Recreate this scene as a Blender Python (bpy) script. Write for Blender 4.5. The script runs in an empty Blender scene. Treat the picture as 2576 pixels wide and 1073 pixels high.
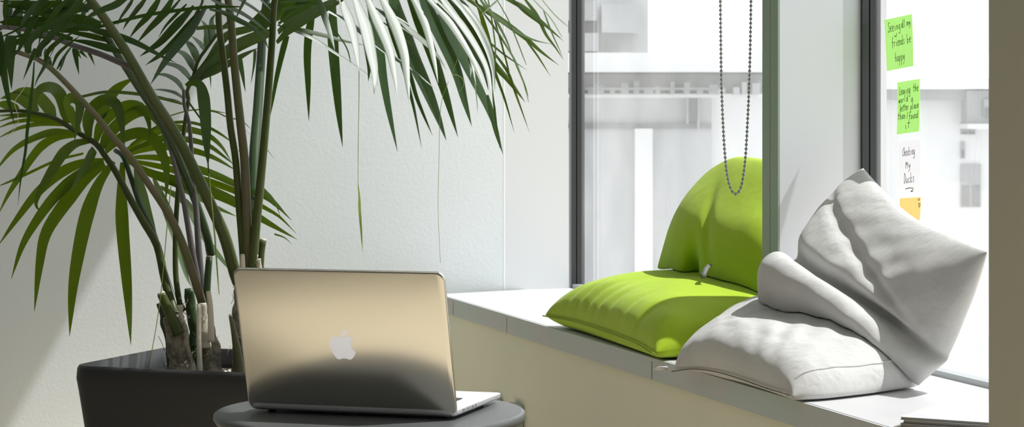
import bpy, bmesh, math, random
from mathutils import Vector, Matrix, noise
R = math.radians
random.seed(7)
scn = bpy.context.scene
col = scn.collection
# ---------------------------------------------------------------- camera
F = 5700.0; CX = 1288.0; HY = 300.0; CH = 0.98       # focal length / principal point in px of the 2576x1073 frame, eye height
cam_d = bpy.data.cameras.new('camera'); cam = bpy.data.objects.new('camera', cam_d); col.objects.link(cam)
cam.location = (0, 0, CH); cam.rotation_euler = (R(90), 0, 0)
cam_d.sensor_width = 36; cam_d.lens = 36 * F / 2576; cam_d.shift_y = -(536.5 - HY) / 2576
cam_d.clip_start = .05; cam_d.clip_end = 300
cam_d.dof.use_dof = True; cam_d.dof.focus_distance = 4.3; cam_d.dof.aperture_fstop = 16
scn.camera = cam
# ---------------------------------------------------------------- light
scn.view_settings.view_transform = 'Standard'; scn.view_settings.look = 'None'
scn.view_settings.gamma = 1; scn.view_settings.exposure = 0.0; scn.view_settings.use_curve_mapping = False
SUN_AZ, SUN_EL, SUN_E = 1.0, 60.0, 6.0
SKY = 1.55
w = bpy.data.worlds.new('sky'); scn.world = w; w.use_nodes = True
bg = w.node_tree.nodes['Background']; bg.inputs[0].default_value = (.93, .975, 1, 1); bg.inputs[1].default_value = SKY
sun_to = Vector((math.cos(R(SUN_AZ)) * math.cos(R(SUN_EL)), math.sin(R(SUN_AZ)) * math.cos(R(SUN_EL)), math.sin(R(SUN_EL))))
sd = bpy.data.lights.new('sun', 'SUN'); sd.energy = SUN_E; sd.angle = R(.6); sd.color = (1, .995, .98)
so = bpy.data.objects.new('sun', sd); col.objects.link(so); so.rotation_euler = sun_to.to_track_quat('Z', 'Y').to_euler(); so.location = (6, 6, 8)
cyc = scn.cycles
cyc.max_bounces = 10; cyc.transparent_max_bounces = 24; cyc.diffuse_bounces = 6; cyc.sample_clamp_indirect = 6
cyc.caustics_reflective = False; cyc.caustics_refractive = False

# ---------------------------------------------------------------- helpers
def P(px, py, d): return Vector(((px - CX) / F * d, d, CH - (py - HY) / F * d))
def G(px, py, z): return P(px, py, F * (CH - z) / (py - HY))
def hit(px, py, p0, n):
    o = Vector((0, 0, CH)); d = P(px, py, 1.0) - o
    return o + d * ((p0 - o).dot(n) / d.dot(n))
ROOT = {}
def mesh(name, verts, faces, smooth=True):
    me = bpy.data.meshes.new(name); me.from_pydata([tuple(v) for v in verts], [], faces); me.update()
    bm = bmesh.new(); bm.from_mesh(me); bmesh.ops.recalc_face_normals(bm, faces=bm.faces[:]); bm.to_mesh(me); bm.free()
    if smooth:
        for p in me.polygons: p.use_smooth = True
    return me
def obj(name, vf, mat, parent=None, smooth=True, base=None, auto=None):
    """verts in world space; top-level objects get their origin at base, parts sit at the origin of their thing"""
    verts, faces = vf
    if parent is not None: b = ROOT[parent.name]
    elif base is not None: b = Vector(base)
    else:
        xs = [v[0] for v in verts]; ys = [v[1] for v in verts]; zs = [v[2] for v in verts]
        b = Vector(((min(xs) + max(xs)) / 2, (min(ys) + max(ys)) / 2, min(zs)))
    me = mesh(name, [Vector(v) - b for v in verts], faces, smooth)
    o = bpy.data.objects.new(name, me); col.objects.link(o)
    if mat: me.materials.append(mat)
    if parent is not None: o.parent = parent
    else: o.location = b
    ROOT[o.name] = b
    if auto is not None:
        m = o.modifiers.new('edge', 'EDGE_SPLIT'); m.split_angle = R(auto)
    return o
def tag(o, label=None, cat=None, group=None, kind=None):
    if label: o['label'] = label
    if cat: o['category'] = cat
    if group: o['group'] = group
    if kind: o['kind'] = kind
    return o
def thing(name, label, cat, loc, group=None):
    o = bpy.data.objects.new(name, None); col.objects.link(o); o.location = loc; o.empty_display_size = .05
    ROOT[o.name] = Vector(loc)
    return tag(o, label, cat, group)
def join(*vfs):
    V, Fc = [], []
    for v, f in vfs:
        n = len(V); V += list(v); Fc += [tuple(i + n for i in q) for q in f]
    return V, Fc
def box8(c):
    return c, [(0, 1, 2, 3), (7, 6, 5, 4), (0, 4, 5, 1), (1, 5, 6, 2), (2, 6, 7, 3), (3, 7, 4, 0)]
def abox(x0, x1, y0, y1, z0, z1):
    return box8([Vector(p) for p in ((x0, y0, z0), (x1, y0, z0), (x1, y1, z0), (x0, y1, z0), (x0, y0, z1), (x1, y0, z1), (x1, y1, z1), (x0, y1, z1))])
def fbox(o, a, b, c, la, lb, lc):
    """box from corner o along frame axes a,b,c"""
    pts = []
    for k in (0, 1):
        for i, j in ((0, 0), (1, 0), (1, 1), (0, 1)): pts.append(o + a * (la * i) + b * (lb * j) + c * (lc * k))
    return box8(pts)
def bev(o, w=.003, seg=2):
    m = o.modifiers.new('bevel', 'BEVEL'); m.width = w; m.segments = seg; m.limit_method = 'ANGLE'; m.angle_limit = R(40)
    return o
def catmull(pts, n):
    pts = [Vector(p) for p in pts]
    if len(pts) == 2: return [pts[0].lerp(pts[1], i / (n - 1)) for i in range(n)]
    P_ = [pts[0] * 2 - pts[1]] + pts + [pts[-1] * 2 - pts[-2]]
    L = [0]
    for a, b in zip(pts, pts[1:]): L.append(L[-1] + max((b - a).length, 1e-6))
    out = []
    for i in range(n):
        s = L[-1] * i / (n - 1); k = 0
        while k < len(pts) - 2 and s > L[k + 1]: k += 1
        t = (s - L[k]) / (L[k + 1] - L[k]); t = min(max(t, 0), 1)
        p0, p1, p2, p3 = P_[k], P_[k + 1], P_[k + 2], P_[k + 3]
        out.append(.5 * (2 * p1 + (p2 - p0) * t + (2 * p0 - 5 * p1 + 4 * p2 - p3) * t * t + (3 * p1 - p0 - 3 * p2 + p3) * t ** 3))
    return out
def tube(pts, rad, n=8, cap=True, flat=1.0, up=None):
    pts = [Vector(p) for p in pts]; m = len(pts)
    if not hasattr(rad, '__len__'): rad = [rad] * m
    V, Fc = [], []
    nrm = up or Vector((0, -1, 0))
    for i, p in enumerate(pts):
        t = (pts[min(i + 1, m - 1)] - pts[max(i - 1, 0)]).normalized()
        nrm = (nrm - t * nrm.dot(t))
        nrm = nrm.normalized() if nrm.length > 1e-6 else t.orthogonal().normalized()
        b = t.cross(nrm)
        for k in range(n):
            a = 2 * math.pi * k / n
            V.append(p + (b * math.cos(a) + nrm * (math.sin(a) * flat)) * rad[i])
    for i in range(m - 1):
        for k in range(n):
            Fc.append((i * n + k, i * n + (k + 1) % n, (i + 1) * n + (k + 1) % n, (i + 1) * n + k))
    if cap:
        Fc.append(tuple(range(n))[::-1]); Fc.append(tuple((m - 1) * n + k for k in range(n)))
    return V, Fc
def lathe(prof, c, n=64):
    V, Fc = [], []; m = len(prof)
    for r, z in prof:
        for k in range(n):
            a = 2 * math.pi * k / n; V.append(Vector((c[0] + r * math.cos(a), c[1] + r * math.sin(a), z)))
    for i in range(m - 1):
        for k in range(n): Fc.append((i * n + k, i * n + (k + 1) % n, (i + 1) * n + (k + 1) % n, (i + 1) * n + k))
    Fc.append(tuple(range(n))[::-1]); Fc.append(tuple((m - 1) * n + k for k in range(n)))
    return V, Fc
def rrect(w_, h_, r, n=8):
    out = []
    for cx_, cy_, a0 in ((w_ - r, h_ - r, 0), (r, h_ - r, 90), (r, r, 180), (w_ - r, r, 270)):
        for k in range(n + 1):
            a = R(a0 + 90 * k / n); out.append((cx_ + r * math.cos(a), cy_ + r * math.sin(a)))
    return out
def loft(rings, cap=True):
    V, Fc = [], []; n = len(rings[0])
    for r in rings: V += list(r)
    for i in range(len(rings) - 1):
        for k in range(n): Fc.append((i * n + k, i * n + (k + 1) % n, (i + 1) * n + (k + 1) % n, (i + 1) * n + k))
    if cap: Fc.append(tuple(range(n))[::-1]); Fc.append(tuple((len(rings) - 1) * n + k for k in range(n)))
    return V, Fc
def prism(poly, thick):
    """poly: world points of a planar outline, thick: Vector"""
    return loft([poly, [p + thick for p in poly]])

# ---------------------------------------------------------------- materials
def mat(name, colr, rough=.6, metal=0, bump=None, vary=None, spec=.5, transl=None, sheen=0, coat=0, emit=None, tex='Object'):
    m = bpy.data.materials.new(name); m.use_nodes = True; nt = m.node_tree; N = nt.nodes; L = nt.links
    b = N['Principled BSDF']; b.inputs['Base Color'].default_value = (*colr, 1)
    b.inputs['Roughness'].default_value = rough; b.inputs['Metallic'].default_value = metal
    b.inputs['Specular IOR Level'].default_value = spec
    if sheen: b.inputs['Sheen Weight'].default_value = sheen; b.inputs['Sheen Roughness'].default_value = .5
    if coat: b.inputs['Coat Weight'].default_value = coat; b.inputs['Coat Roughness'].default_value = .25
    if emit: b.inputs['Emission Color'].default_value = (*colr, 1); b.inputs['Emission Strength'].default_value = emit
    tc = N.new('ShaderNodeTexCoord')
    if vary:                                   # (scale, other colour, contrast low, high)
        nz = N.new('ShaderNodeTexNoise'); nz.inputs['Scale'].default_value = vary[0]; nz.inputs['Detail'].default_value = 6
        L.new(tc.outputs[tex], nz.inputs['Vector'])
        cr = N.new('ShaderNodeMapRange'); cr.inputs[1].default_value = vary[2]; cr.inputs[2].default_value = vary[3]
        L.new(nz.outputs['Fac'], cr.inputs[0])
        mx = N.new('ShaderNodeMix'); mx.data_type = 'RGBA'
        mx.inputs[6].default_value = (*colr, 1); mx.inputs[7].default_value = (*vary[1], 1)
        L.new(cr.outputs[0], mx.inputs[0]); L.new(mx.outputs[2], b.inputs['Base Color'])
        m['mix'] = mx.name
    if bump:                                   # (scale, strength, distance)
        nz = N.new('ShaderNodeTexNoise'); nz.inputs['Scale'].default_value = bump[0]; nz.inputs['Detail'].default_value = 4
        L.new(tc.outputs[tex], nz.inputs['Vector'])
        bp = N.new('ShaderNodeBump'); bp.inputs['Strength'].default_value = bump[1]; bp.inputs['Distance'].default_value = bump[2]
        L.new(nz.outputs['Fac'], bp.inputs['Height']); L.new(bp.outputs[0], b.inputs['Normal'])
    if transl:                                 # (colour, share)
        t = N.new('ShaderNodeBsdfTranslucent'); t.inputs[0].default_value = (*transl[0], 1)
        ms = N.new('ShaderNodeMixShader'); ms.inputs[0].default_value = transl[1]
        L.new(b.outputs[0], ms.inputs[1]); L.new(t.outputs[0], ms.inputs[2]); L.new(ms.outputs[0], N['Material Output'].inputs[0])
    return m
def fabric(name, c1, c2, weave, bumpd, sheen=.3, fold=None):
    m = mat(name, c1, .9, vary=(9, c2, .35, .7), spec=.2, sheen=sheen)
    nt = m.node_tree; N = nt.nodes; L = nt.links; tc = N.new('ShaderNodeTexCoord')
    hs = []
    for d, sc in (('X', weave), ('Z', weave * 1.1)):
        mp = N.new('ShaderNodeMapping'); mp.inputs['Rotation'].default_value = (R(20), R(35), R(15)); L.new(tc.outputs['Object'], mp.inputs[0])
        wv = N.new('ShaderNodeTexWave'); wv.bands_direction = d; wv.inputs['Scale'].default_value = sc; wv.inputs['Distortion'].default_value = 3
        wv.inputs['Detail'].default_value = 2; wv.inputs['Detail Scale'].default_value = 2
        L.new(mp.outputs[0], wv.inputs[0]); hs.append(wv)
    ad = N.new('ShaderNodeMath'); ad.operation = 'ADD'; L.new(hs[0].outputs['Fac'], ad.inputs[0]); L.new(hs[1].outputs['Fac'], ad.inputs[1])
    last = ad
    nz = N.new('ShaderNodeTexNoise'); nz.inputs['Scale'].default_value = fold[0] if fold else 30; nz.inputs['Detail'].default_value = 3
    L.new(tc.outputs['Object'], nz.inputs['Vector'])
    b1 = N.new('ShaderNodeBump'); b1.inputs['Strength'].default_value = .5; b1.inputs['Distance'].default_value = bumpd
    L.new(last.outputs[0], b1.inputs['Height'])
    b2 = N.new('ShaderNodeBump'); b2.inputs['Strength'].default_value = .6; b2.inputs['Distance'].default_value = fold[1] if fold else .003
    L.new(nz.outputs['Fac'], b2.inputs['Height']); L.new(b1.outputs[0], b2.inputs['Normal'])
    L.new(b2.outputs[0], N['Principled BSDF'].inputs['Normal'])
    return m
def glass(name, refl=.10, dust=.04):
    m = bpy.data.materials.new(name); m.use_nodes = True; nt = m.node_tree; N = nt.nodes; L = nt.links
    N.remove(N['Principled BSDF'])
    tr = N.new('ShaderNodeBsdfTransparent'); tr.inputs[0].default_value = (.962, .962, .965, 1)
    gl = N.new('ShaderNodeBsdfGlossy'); gl.inputs['Roughness'].default_value = 0.0; gl.inputs[0].default_value = (1, 1, 1, 1)
    df = N.new('ShaderNodeBsdfTranslucent'); df.inputs[0].default_value = (.95, .95, .95, 1)
    lw = N.new('ShaderNodeLayerWeight'); lw.inputs['Blend'].default_value = .5
    pw = N.new('ShaderNodeMath'); pw.operation = 'POWER'; pw.inputs[1].default_value = 5; L.new(lw.outputs['Facing'], pw.inputs[0])
    ml = N.new('ShaderNodeMath'); ml.operation = 'MULTIPLY_ADD'; ml.inputs[1].default_value = .6; ml.inputs[2].default_value = .03; L.new(pw.outputs[0], ml.inputs[0]); ml.use_clamp = True
    a = N.new('ShaderNodeMixShader'); L.new(ml.outputs[0], a.inputs[0]); L.new(tr.outputs[0], a.inputs[1]); L.new(gl.outputs[0], a.inputs[2])
    tc = N.new('ShaderNodeTexCoord'); nz = N.new('ShaderNodeTexNoise'); nz.inputs['Scale'].default_value = 5; nz.inputs['Detail'].default_value = 8
    L.new(tc.outputs['Object'], nz.inputs['Vector'])
    mr = N.new('ShaderNodeMapRange'); mr.inputs[1].default_value = .3; mr.inputs[2].default_value = .8; mr.inputs[3].default_value = dust * .5; mr.inputs[4].default_value = dust * 1.6
    L.new(nz.outputs['Fac'], mr.inputs[0])
    b = N.new('ShaderNodeMixShader'); L.new(mr.outputs[0], b.inputs[0]); L.new(a.outputs[0], b.inputs[1]); L.new(df.outputs[0], b.inputs[2])
    L.new(b.outputs[0], N['Material Output'].inputs[0])
    return m
M = {}
M['wall'] = mat('white_plaster', (.75, .79, .81), .75, bump=(95, .12, .004), vary=(2.5, (.73, .77, .79), .4, .6))
M['reveal'] = mat('white_paint', (.70, .72, .735), .6)
M['bead'] = mat('edge_highlight', (.92, .93, .94), .5)  # bright colour for the highlight strip on the reveal edge
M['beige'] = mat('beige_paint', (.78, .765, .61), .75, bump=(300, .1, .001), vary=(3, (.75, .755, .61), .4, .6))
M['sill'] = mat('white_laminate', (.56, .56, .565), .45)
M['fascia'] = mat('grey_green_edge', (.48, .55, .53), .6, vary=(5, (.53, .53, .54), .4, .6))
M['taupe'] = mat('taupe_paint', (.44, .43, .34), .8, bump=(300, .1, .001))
M['floor'] = mat('oak_floor', (.70, .615, .47), .5, vary=(3, (.64, .56, .42), .35, .7))
M['ceil'] = mat('ceiling_paint', (.55, .55, .55), .8)
M['wallg'] = mat('grey_paint', (.22, .22, .21), .8)
M['fin'] = mat('green_grey_metal', (.31, .42, .32), .5)
M['fingrey'] = mat('pale_grey_panel', (.74, .765, .82), .5)
M['frame'] = mat('dark_aluminium', (.035, .037, .04), .4, metal=.2)
M['framed'] = mat('mid_grey_aluminium', (.09, .095, .10), .5)
M['framel'] = mat('light_aluminium', (.40, .42, .43), .4, metal=.3)
M['glass'] = glass('window_glass', dust=.05)
M['table'] = mat('grey_powder_coat', (.095, .10, .10), .36, bump=(600, .15, .0006), spec=.5)
M['alu'] = mat('floor_tinted_aluminium', (.77, .735, .655), .24, metal=.97)  # tan of the reflected floor mixed into the metal colour
M['alu_in'] = mat('satin_aluminium', (.82, .82, .82), .45, metal=.6)
M['logo'] = mat('white_logo', (.72, .71, .73), .4, emit=.5)
M['black'] = mat('black_plastic', (.02, .02, .022), .45)
M['screen'] = mat('dark_screen', (.01, .01, .012), .1)
M['pot'] = mat('charcoal_planter', (.03, .03, .031), .42, bump=(350, .12, .0006))
M['soil'] = mat('dark_soil', (.05, .04, .03), .95, bump=(60, 1, .01), vary=(40, (.12, .1, .08), .5, .7))
M['pebble'] = mat('pale_pebble', (.62, .6, .54), .8)
M['lime'] = fabric('lime_cotton', (.42, .62, .018), (.46, .66, .03), 260, .0006, sheen=.2)
M['linen'] = fabric('grey_linen', (.72, .715, .70), (.65, .645, .63), 300, .0012, sheen=.1, fold=(45, .006))
M['seam'] = mat('dark_seam', (.17, .15, .12), .9)
M['limeseam'] = mat('lime_seam', (.24, .36, .02), .9)
M['tagg'] = mat('grey_tag', (.16, .165, .17), .6)
M['tagw'] = mat('white_tag', (.8, .8, .82), .6)
M['steel'] = mat('grey_steel', (.42, .43, .43), .35, metal=.7)
M['note_g'] = mat('green_paper', (.58, .87, .40), .8, vary=(30, (.63, .9, .46), .4, .6), transl=((.72, .98, .5), .55))
M['note_w'] = mat('white_paper', (.84, .84, .86), .8, transl=((.95, .95, .97), .6))
M['note_y'] = mat('yellow_paper', (.93, .76, .36), .8, transl=((.99, .84, .5), .55))
M['ink'] = mat('black_ink', (.012, .02, .012), .6)
M['cover'] = mat('pale_magazine_cover', (.74, .75, .82), .25, vary=(14, (.84, .85, .88), .45, .55))
M['pages'] = mat('magazine_pages', (.30, .29, .25), .8)
M['cover2'] = mat('grey_magazine_cover', (.42, .42, .40), .3)
M['leaf'] = mat('palm_leaf', (.010, .031, .008), .43, vary=(16, (.016, .042, .010), .4, .65), spec=.22, transl=((.22, .42, .015), .12))
M['leafw'] = mat('waxy_palm_leaf', (.020, .052, .016), .43, vary=(16, (.028, .062, .018), .4, .65), spec=.7, transl=((.22, .42, .015), .12))
M['leafy'] = mat('young_palm_leaf', (.022, .052, .012), .45, vary=(16, (.03, .065, .014), .4, .65), spec=.3, transl=((.40, .62, .0), .17))
M['stem'] = mat('green_petiole', (.052, .078, .016), .38, vary=(12, (.075, .09, .03), .4, .6), spec=.3)
M['stemd'] = mat('dark_petiole', (.035, .07, .022), .4)
M['stemb'] = mat('brown_petiole', (.125, .108, .065), .5, vary=(20, (.10, .11, .045), .4, .6), spec=.3)
M['stemp'] = mat('purple_grey_petiole', (.13, .12, .125), .5)
M['fibre'] = mat('dry_fibre', (.34, .31, .25), .9, bump=(120, 1, .006), vary=(60, (.17, .16, .12), .4, .6))
M['husk'] = mat('pale_husk', (.60, .56, .47), .8, bump=(80, .6, .003))
M['thread'] = mat('lime_thread', (.30, .42, .08), .6)
M['bld'] = mat('pale_render', (.70, .70, .70), .9)
M['bld2'] = mat('grey_render', (.43, .435, .445), .9)
M['bldd'] = mat('dark_glazing', (.17, .175, .18), .5)
M['bldm'] = mat('grey_cladding', (.34, .345, .35), .8)
M['street'] = mat('street', (.5, .5, .5), .9)
M['fillw'] = mat('fill_diffuser', (1, .97, .92), .5, emit=1.0)  # glowing face of the added fill panels

# ---------------------------------------------------------------- window-wall frame
W1 = Vector((.176, 6.728, 0)); UW = Vector((.2714, -.9625, 0)).normalized(); NI = Vector((-.9625, -.2714, 0)).normalized(); ZZ = Vector((0, 0, 1))
def WP(s, off, z): return W1 + UW * s + NI * off + ZZ * z
def wbox(s0, s1, o0, o1, z0, z1):
    return box8([WP(s0, o0, z0), WP(s1, o0, z0), WP(s1, o1, z0), WP(s0, o1, z0), WP(s0, o0, z1), WP(s1, o0, z1), WP(s1, o1, z1), WP(s0, o1, z1)])
SZ = .48; CEIL = 5.0; WTOP = 3.36
FA = Vector((-.184, 6.396, 0)); FB = Vector((.6085, 3.69, 0)); FU = (FB - FA).normalized()
FNI = Vector((FU.y, -FU.x, 0)); FNI = -FNI if FNI.dot(NI) < 0 else FNI
WD = Vector((-.945, -.327, 0)).normalized()        # back wall, running left and towards the camera
C0 = Vector((.148, 6.706, 0)); C1 = Vector((-.0233, 6.643, 0))
S_END = 7.2
def st(o): return tag(o, kind='structure')
st(obj('floor', abox(-6, 3.2, -4, 8, -.1, 0), M['floor'], smooth=False))
cp_ = [Vector((-6, -4, 0)), Vector((3.2, -4, 0)), WP(11.1, -.16, 0), WP(-.4, -.16, 0), Vector((-.2, 7.6, 0)), Vector((-6, 7.6, 0))]
st(obj('ceiling', prism([p + ZZ * CEIL for p in cp_], ZZ * .1), M['ceil'], smooth=False))
# back wall with the splayed reveal panel beside the first window
nb = Vector((WD.y, -WD.x, 0)); nb = nb if nb.y > 0 else -nb
far = C1 + WD * 5.5
st(obj('wall_back', box8([C1, far, far + nb * .15, C1 + nb * .15] + [p + ZZ * CEIL for p in (C1, far, far + nb * .15, C1 + nb * .15)]), M['wall'], smooth=False))
rv = (C0 - C1).normalized(); rn = Vector((-rv.y, rv.x, 0)); e0 = C0 + rv * .02
st(obj('wall_reveal', box8([C1, e0, e0 + rn * .15, C1 + rn * .15] + [p + ZZ * CEIL for p in (C1, e0, e0 + rn * .15, C1 + rn * .15)]), M['reveal'], smooth=False))
lf = far
st(obj('wall_left', box8([lf, Vector((lf.x, -4, 0)), Vector((lf.x - .15, -4, 0)), lf + Vector((-.15, 0, 0))] + [p + ZZ * CEIL for p in (lf, Vector((lf.x, -4, 0)), Vector((lf.x - .15, -4, 0)), lf + Vector((-.15, 0, 0)))]), M['wallg'], smooth=False))
st(obj('wall_rear', abox(lf.x, 3.0, -4.15, -4, 0, CEIL), M['wallg'], smooth=False))
st(obj('wall_right', join(wbox(-.0, 3.57, -.16, -.0, WTOP, CEIL), wbox(3.57, S_END + 4.2, -.16, -.0, 4.9, CEIL)), M['reveal'], smooth=False))       # lintel over the windows
# window seat: slab with a deep front edge and a beige wall below
fe = FA - FU * .10; fn = FA + FU * 6.7
wb = WP(-.05, -.06, 0); wn = WP(6.9, -.06, 0)
def slab(d_in, z0, z1): return box8([fe - FNI * d_in, fn - FNI * d_in, wn, wb] + [])if False else box8([p + ZZ * z0 for p in (fe - FNI * d_in, fn - FNI * d_in, wn, wb)] + [p + ZZ * z1 for p in (fe - FNI * d_in, fn - FNI * d_in, wn, wb)])
sill = st(obj('trim_1', slab(.006, SZ - .03, SZ), M['sill'], smooth=False))
st(obj('trim_2', box8([p + ZZ * z for z in (SZ - .0475, SZ - .0008) for p in (fe, fn, fn - FNI * .006, fe - FNI * .006)]), M['fascia'], smooth=False))
st(obj('wall_front', slab(.008, 0, SZ - .03), M['beige'], smooth=False))
# fine joints in the seat edge
for k, px in enumerate((1140.5, 1275, 1640)):
    p = hit(px, 780, FA, FNI); q = Vector((p.x, p.y, 0))
    o = obj('trim_joint', box8([q + FU * u + FNI * v + ZZ * z for z in (SZ - .046, SZ - .008) for u, v in ((-.0012, -.0005), (.0012, -.0005), (.0012, .0006), (-.0012, .0006))]), M['seam'], smooth=False)
    st(o); o.name = f'trim_{5 + k}'
st(obj('trim_8', fbox(C1 - nb * .0006 + WD * .002 + ZZ * SZ, -WD, nb, ZZ, .004, .002, CEIL - SZ), M['bead'], smooth=False))  # painted highlight, the light that the panel edge catches
# fin between the windows
fs0, fs1, fo = 1.962, 2.048, .1865
st(obj('trim_3', join(wbox(fs0, fs0 + .0415, fo - .004, fo, SZ, CEIL), wbox(fs0 + .0445, fs1, fo - .004, fo, SZ, CEIL), wbox(fs0 + .004, fs1 - .004, fo - .005, fo - .002, SZ, CEIL)), M['fin'], smooth=False))
st(obj('trim_4', wbox(fs0 + .001, fs1 - .0005, -.06, fo - .0045, SZ, CEIL), M['fingrey'], smooth=False))
# taupe pier at the right
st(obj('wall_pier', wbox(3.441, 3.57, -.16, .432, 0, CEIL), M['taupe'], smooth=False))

def window(name, s0, s1, fl, fr_, top_=None):
    """dark frame profiles and one pane; fl / fr_ = widths of the left / right jamb"""
    WTOP = top_ or globals()['WTOP']
    r = thing(name, None, None, WP((s0 + s1) / 2, 0, SZ)); r['kind'] = 'structure'
    prof = join(wbox(s0, s0 + fl, -.030, -.0175, SZ, WTOP), wbox(s0, s0 + fl * .6, -.032, -.001, SZ, WTOP), wbox(s0, s0 + fl, -.0145, -.0, SZ, WTOP),
                wbox(s1 - fr_, s1, -.030, .0, SZ, WTOP), wbox(s0, s1, -.030, .0, WTOP - .05, WTOP))
    obj('window_frame', prof, M['frame'], r, smooth=False)
    obj('outer_jamb', wbox(s0, s0 + fl * .9, -.042, -.030, SZ, WTOP), M['framed'], r, smooth=False)
    obj('bottom_rail', wbox(s0 + fl, s1 - fr_, -.030, -.002, SZ - .002, SZ + .011), M['framel'], r, smooth=False)
    obj('glass_pane', wbox(s0 + fl * .5, s1 - fr_ * .5, -.040, -.034, SZ, WTOP), M['glass'], r, smooth=False)
    return r
window('window_1', -.02, fs0, .022, .012)
window('window_2', fs1, 3.441, .010, .02)
window('window_3', 3.57, 5.5, .02, .02, 4.9)  # unseen window, head raised to let more sun onto the floor
st(obj('wall_side', wbox(5.5, S_END + 4.2, -.16, 0, SZ - .02, 4.9), M['reveal'], smooth=False))

# ---------------------------------------------------------------- added fill lights on the unseen ceiling, invented to brighten the room
for i, (x, y) in enumerate(((-1.2, 3.0), (-1.2, .2), (-3.4, 1.6), (-3.4, 4.0))):
    t = thing('fill_panel', 'square white ceiling light panel', 'fill light', (x, y, CEIL - .06), 'added fill panels')
    obj('fill_housing', abox(x - .32, x + .32, y - .32, y + .32, CEIL - .045, CEIL), M['reveal'], t, smooth=False)
    obj('fill_face', abox(x - .30, x + .30, y - .30, y + .30, CEIL - .055, CEIL - .045), M['fillw'], t, smooth=False)
    ld = bpy.data.lights.new('fill_lamp', 'AREA'); ld.size = .58; ld.energy = 6; ld.color = (.95, 1, 1)
    lo = bpy.data.objects.new('fill_lamp', ld); col.objects.link(lo); lo.parent = t; lo.location = (0, 0, -.002)

# ---------------------------------------------------------------- round side table
TZ = .501; TC = (-.2336, 3.735)
t = thing('side_table', 'round grey side table carrying the open laptop', 'table', (TC[0], TC[1], 0))
obj('tabletop', lathe([(.02, TZ - .021), (.235, TZ - .021), (.2525, TZ - .017), (.257, TZ - .010), (.2565, TZ - .004), (.253, TZ - .001), (.248, TZ), (.02, TZ)], TC, 96), M['table'], t, auto=50)
obj('column', lathe([(.06, TZ - .045), (.06, TZ - .021), (.026, TZ - .06), (.026, .03), (.05, .015)][::-1] if False else [(.05, .012), (.026, .03), (.026, TZ - .06), (.06, TZ - .03), (.06, TZ - .021)], TC, 32), M['table'], t)
obj('foot_plate', lathe([(.20, 0), (.20, .008), (.19, .012), (.03, .014)], TC, 64), M['table'], t, auto=40)

# ---------------------------------------------------------------- laptop
A = Vector((.9566, -.2915, 0)).normalized(); B = Vector((.2915, .9566, 0)).normalized()
LW, LD = .359, .247
RR = Vector((-.0885, 3.604, 0)); RL = RR - A * LW
lap = thing('laptop', 'open silver laptop seen from behind, standing on the round grey table', 'laptop', RL + A * (LW / 2) + B * (LD / 2) + ZZ * TZ)
def lp(u, v, z): return RL + A * u + B * v + ZZ * z
rr = rrect(LW, LD, .012, 6)
def ring(inset, z): return [lp(inset + x * (LW - 2 * inset) / LW, inset + y * (LD - 2 * inset) / LD, z) for x, y in rr]
zb = TZ + .0035
obj('base', loft([ring(.022, zb), ring(.008, zb + .0012), ring(.0015, zb + .0045), ring(0, zb + .0075), ring(0, zb + .0125), ring(.0006, zb + .013)]), M['alu_in'], lap, auto=50)
ztop = zb + .013
al = R(15.8); LV = ZZ * math.cos(al) - B * math.sin(al); LN = -B * math.cos(al) - ZZ * math.sin(al)
LO = RL + B * .003 + ZZ * (TZ + .0055)                # lid lower left, outer face
LH = .243
def lid(u, v, n=0): return LO + A * u + LV * v + LN * n
lr = rrect(LW, LH, .0135, 8)
def lring(inset, n): return [lid(inset + x * (LW - 2 * inset) / LW, inset + y * (LH - 2 * inset) / LH, n) for x, y in lr]
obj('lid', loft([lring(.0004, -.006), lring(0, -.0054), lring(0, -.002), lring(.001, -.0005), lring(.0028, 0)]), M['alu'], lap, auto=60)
obj('screen', prism([lid(x, y, -.0062) for x, y in ((.006, .018), (LW - .006, .018), (LW - .006, LH - .006), (.006, LH - .006))], LN * .0002), M['screen'], lap, smooth=False)
obj('hinge', tube([lp(.05, .006, ztop - .001), lp(LW - .05, .006, ztop - .001)], .0045, 10), M['black'], lap)
sc_ = 9.76
def lz(x, y): return hit(800 + x / sc_, 810 + y / sc_, lid(0, 0, .0001), LN)
apple = [(600, 368), (640, 358), (700, 342), (750, 340), (800, 355), (840, 385), (868, 412), (840, 445), (818, 490), (808, 550), (818, 610), (840, 650), (880, 690), (925, 728), (915, 770), (890, 825), (860, 870), (830, 900), (800, 912), (760, 908), (710, 893), (660, 882), (620, 882), (580, 892), (545, 907), (500, 903), (460, 880), (410, 820), (360, 745), (320, 660), (298, 590), (292, 520), (300, 450), (320, 400), (350, 365), (400, 342), (450, 335), (500, 342), (550, 360)]
leafp = [(575, 325), (578, 280), (600, 230), (640, 190), (690, 165), (715, 165), (712, 200), (700, 245), (675, 285), (640, 315), (605, 328)]
obj('emblem', join(prism([lz(*p) for p in apple], LN * .0003), prism([lz(*p) for p in leafp], LN * .0003)), M['logo'], lap, smooth=False)
kb = obj('keyboard', prism([lp(x, y, ztop) for x, y in ((.035, .045), (LW - .035, .045), (LW - .035, .145), (.035, .145))], ZZ * .0003), M['alu_in'], lap, smooth=False)
kme = None
for r_ in range(6):
    nk = 14 if r_ else 13
    for k in range(14):
        x0 = LW - .037 - k * (LW - .074) / 14; y0 = .047 + r_ * .0165
        if kme is None:
            kv = fbox(Vector((0, 0, 0)), -A, B, ZZ, .0175, .0145, .0014)
            kme = mesh('key', *kv, smooth=False); kme.materials.append(M['black'])
        ko = bpy.data.objects.new('key', kme); col.objects.link(ko); ko.parent = kb; ko.location = lp(x0, y0, ztop + .0003) - ROOT[lap.name]
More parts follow.
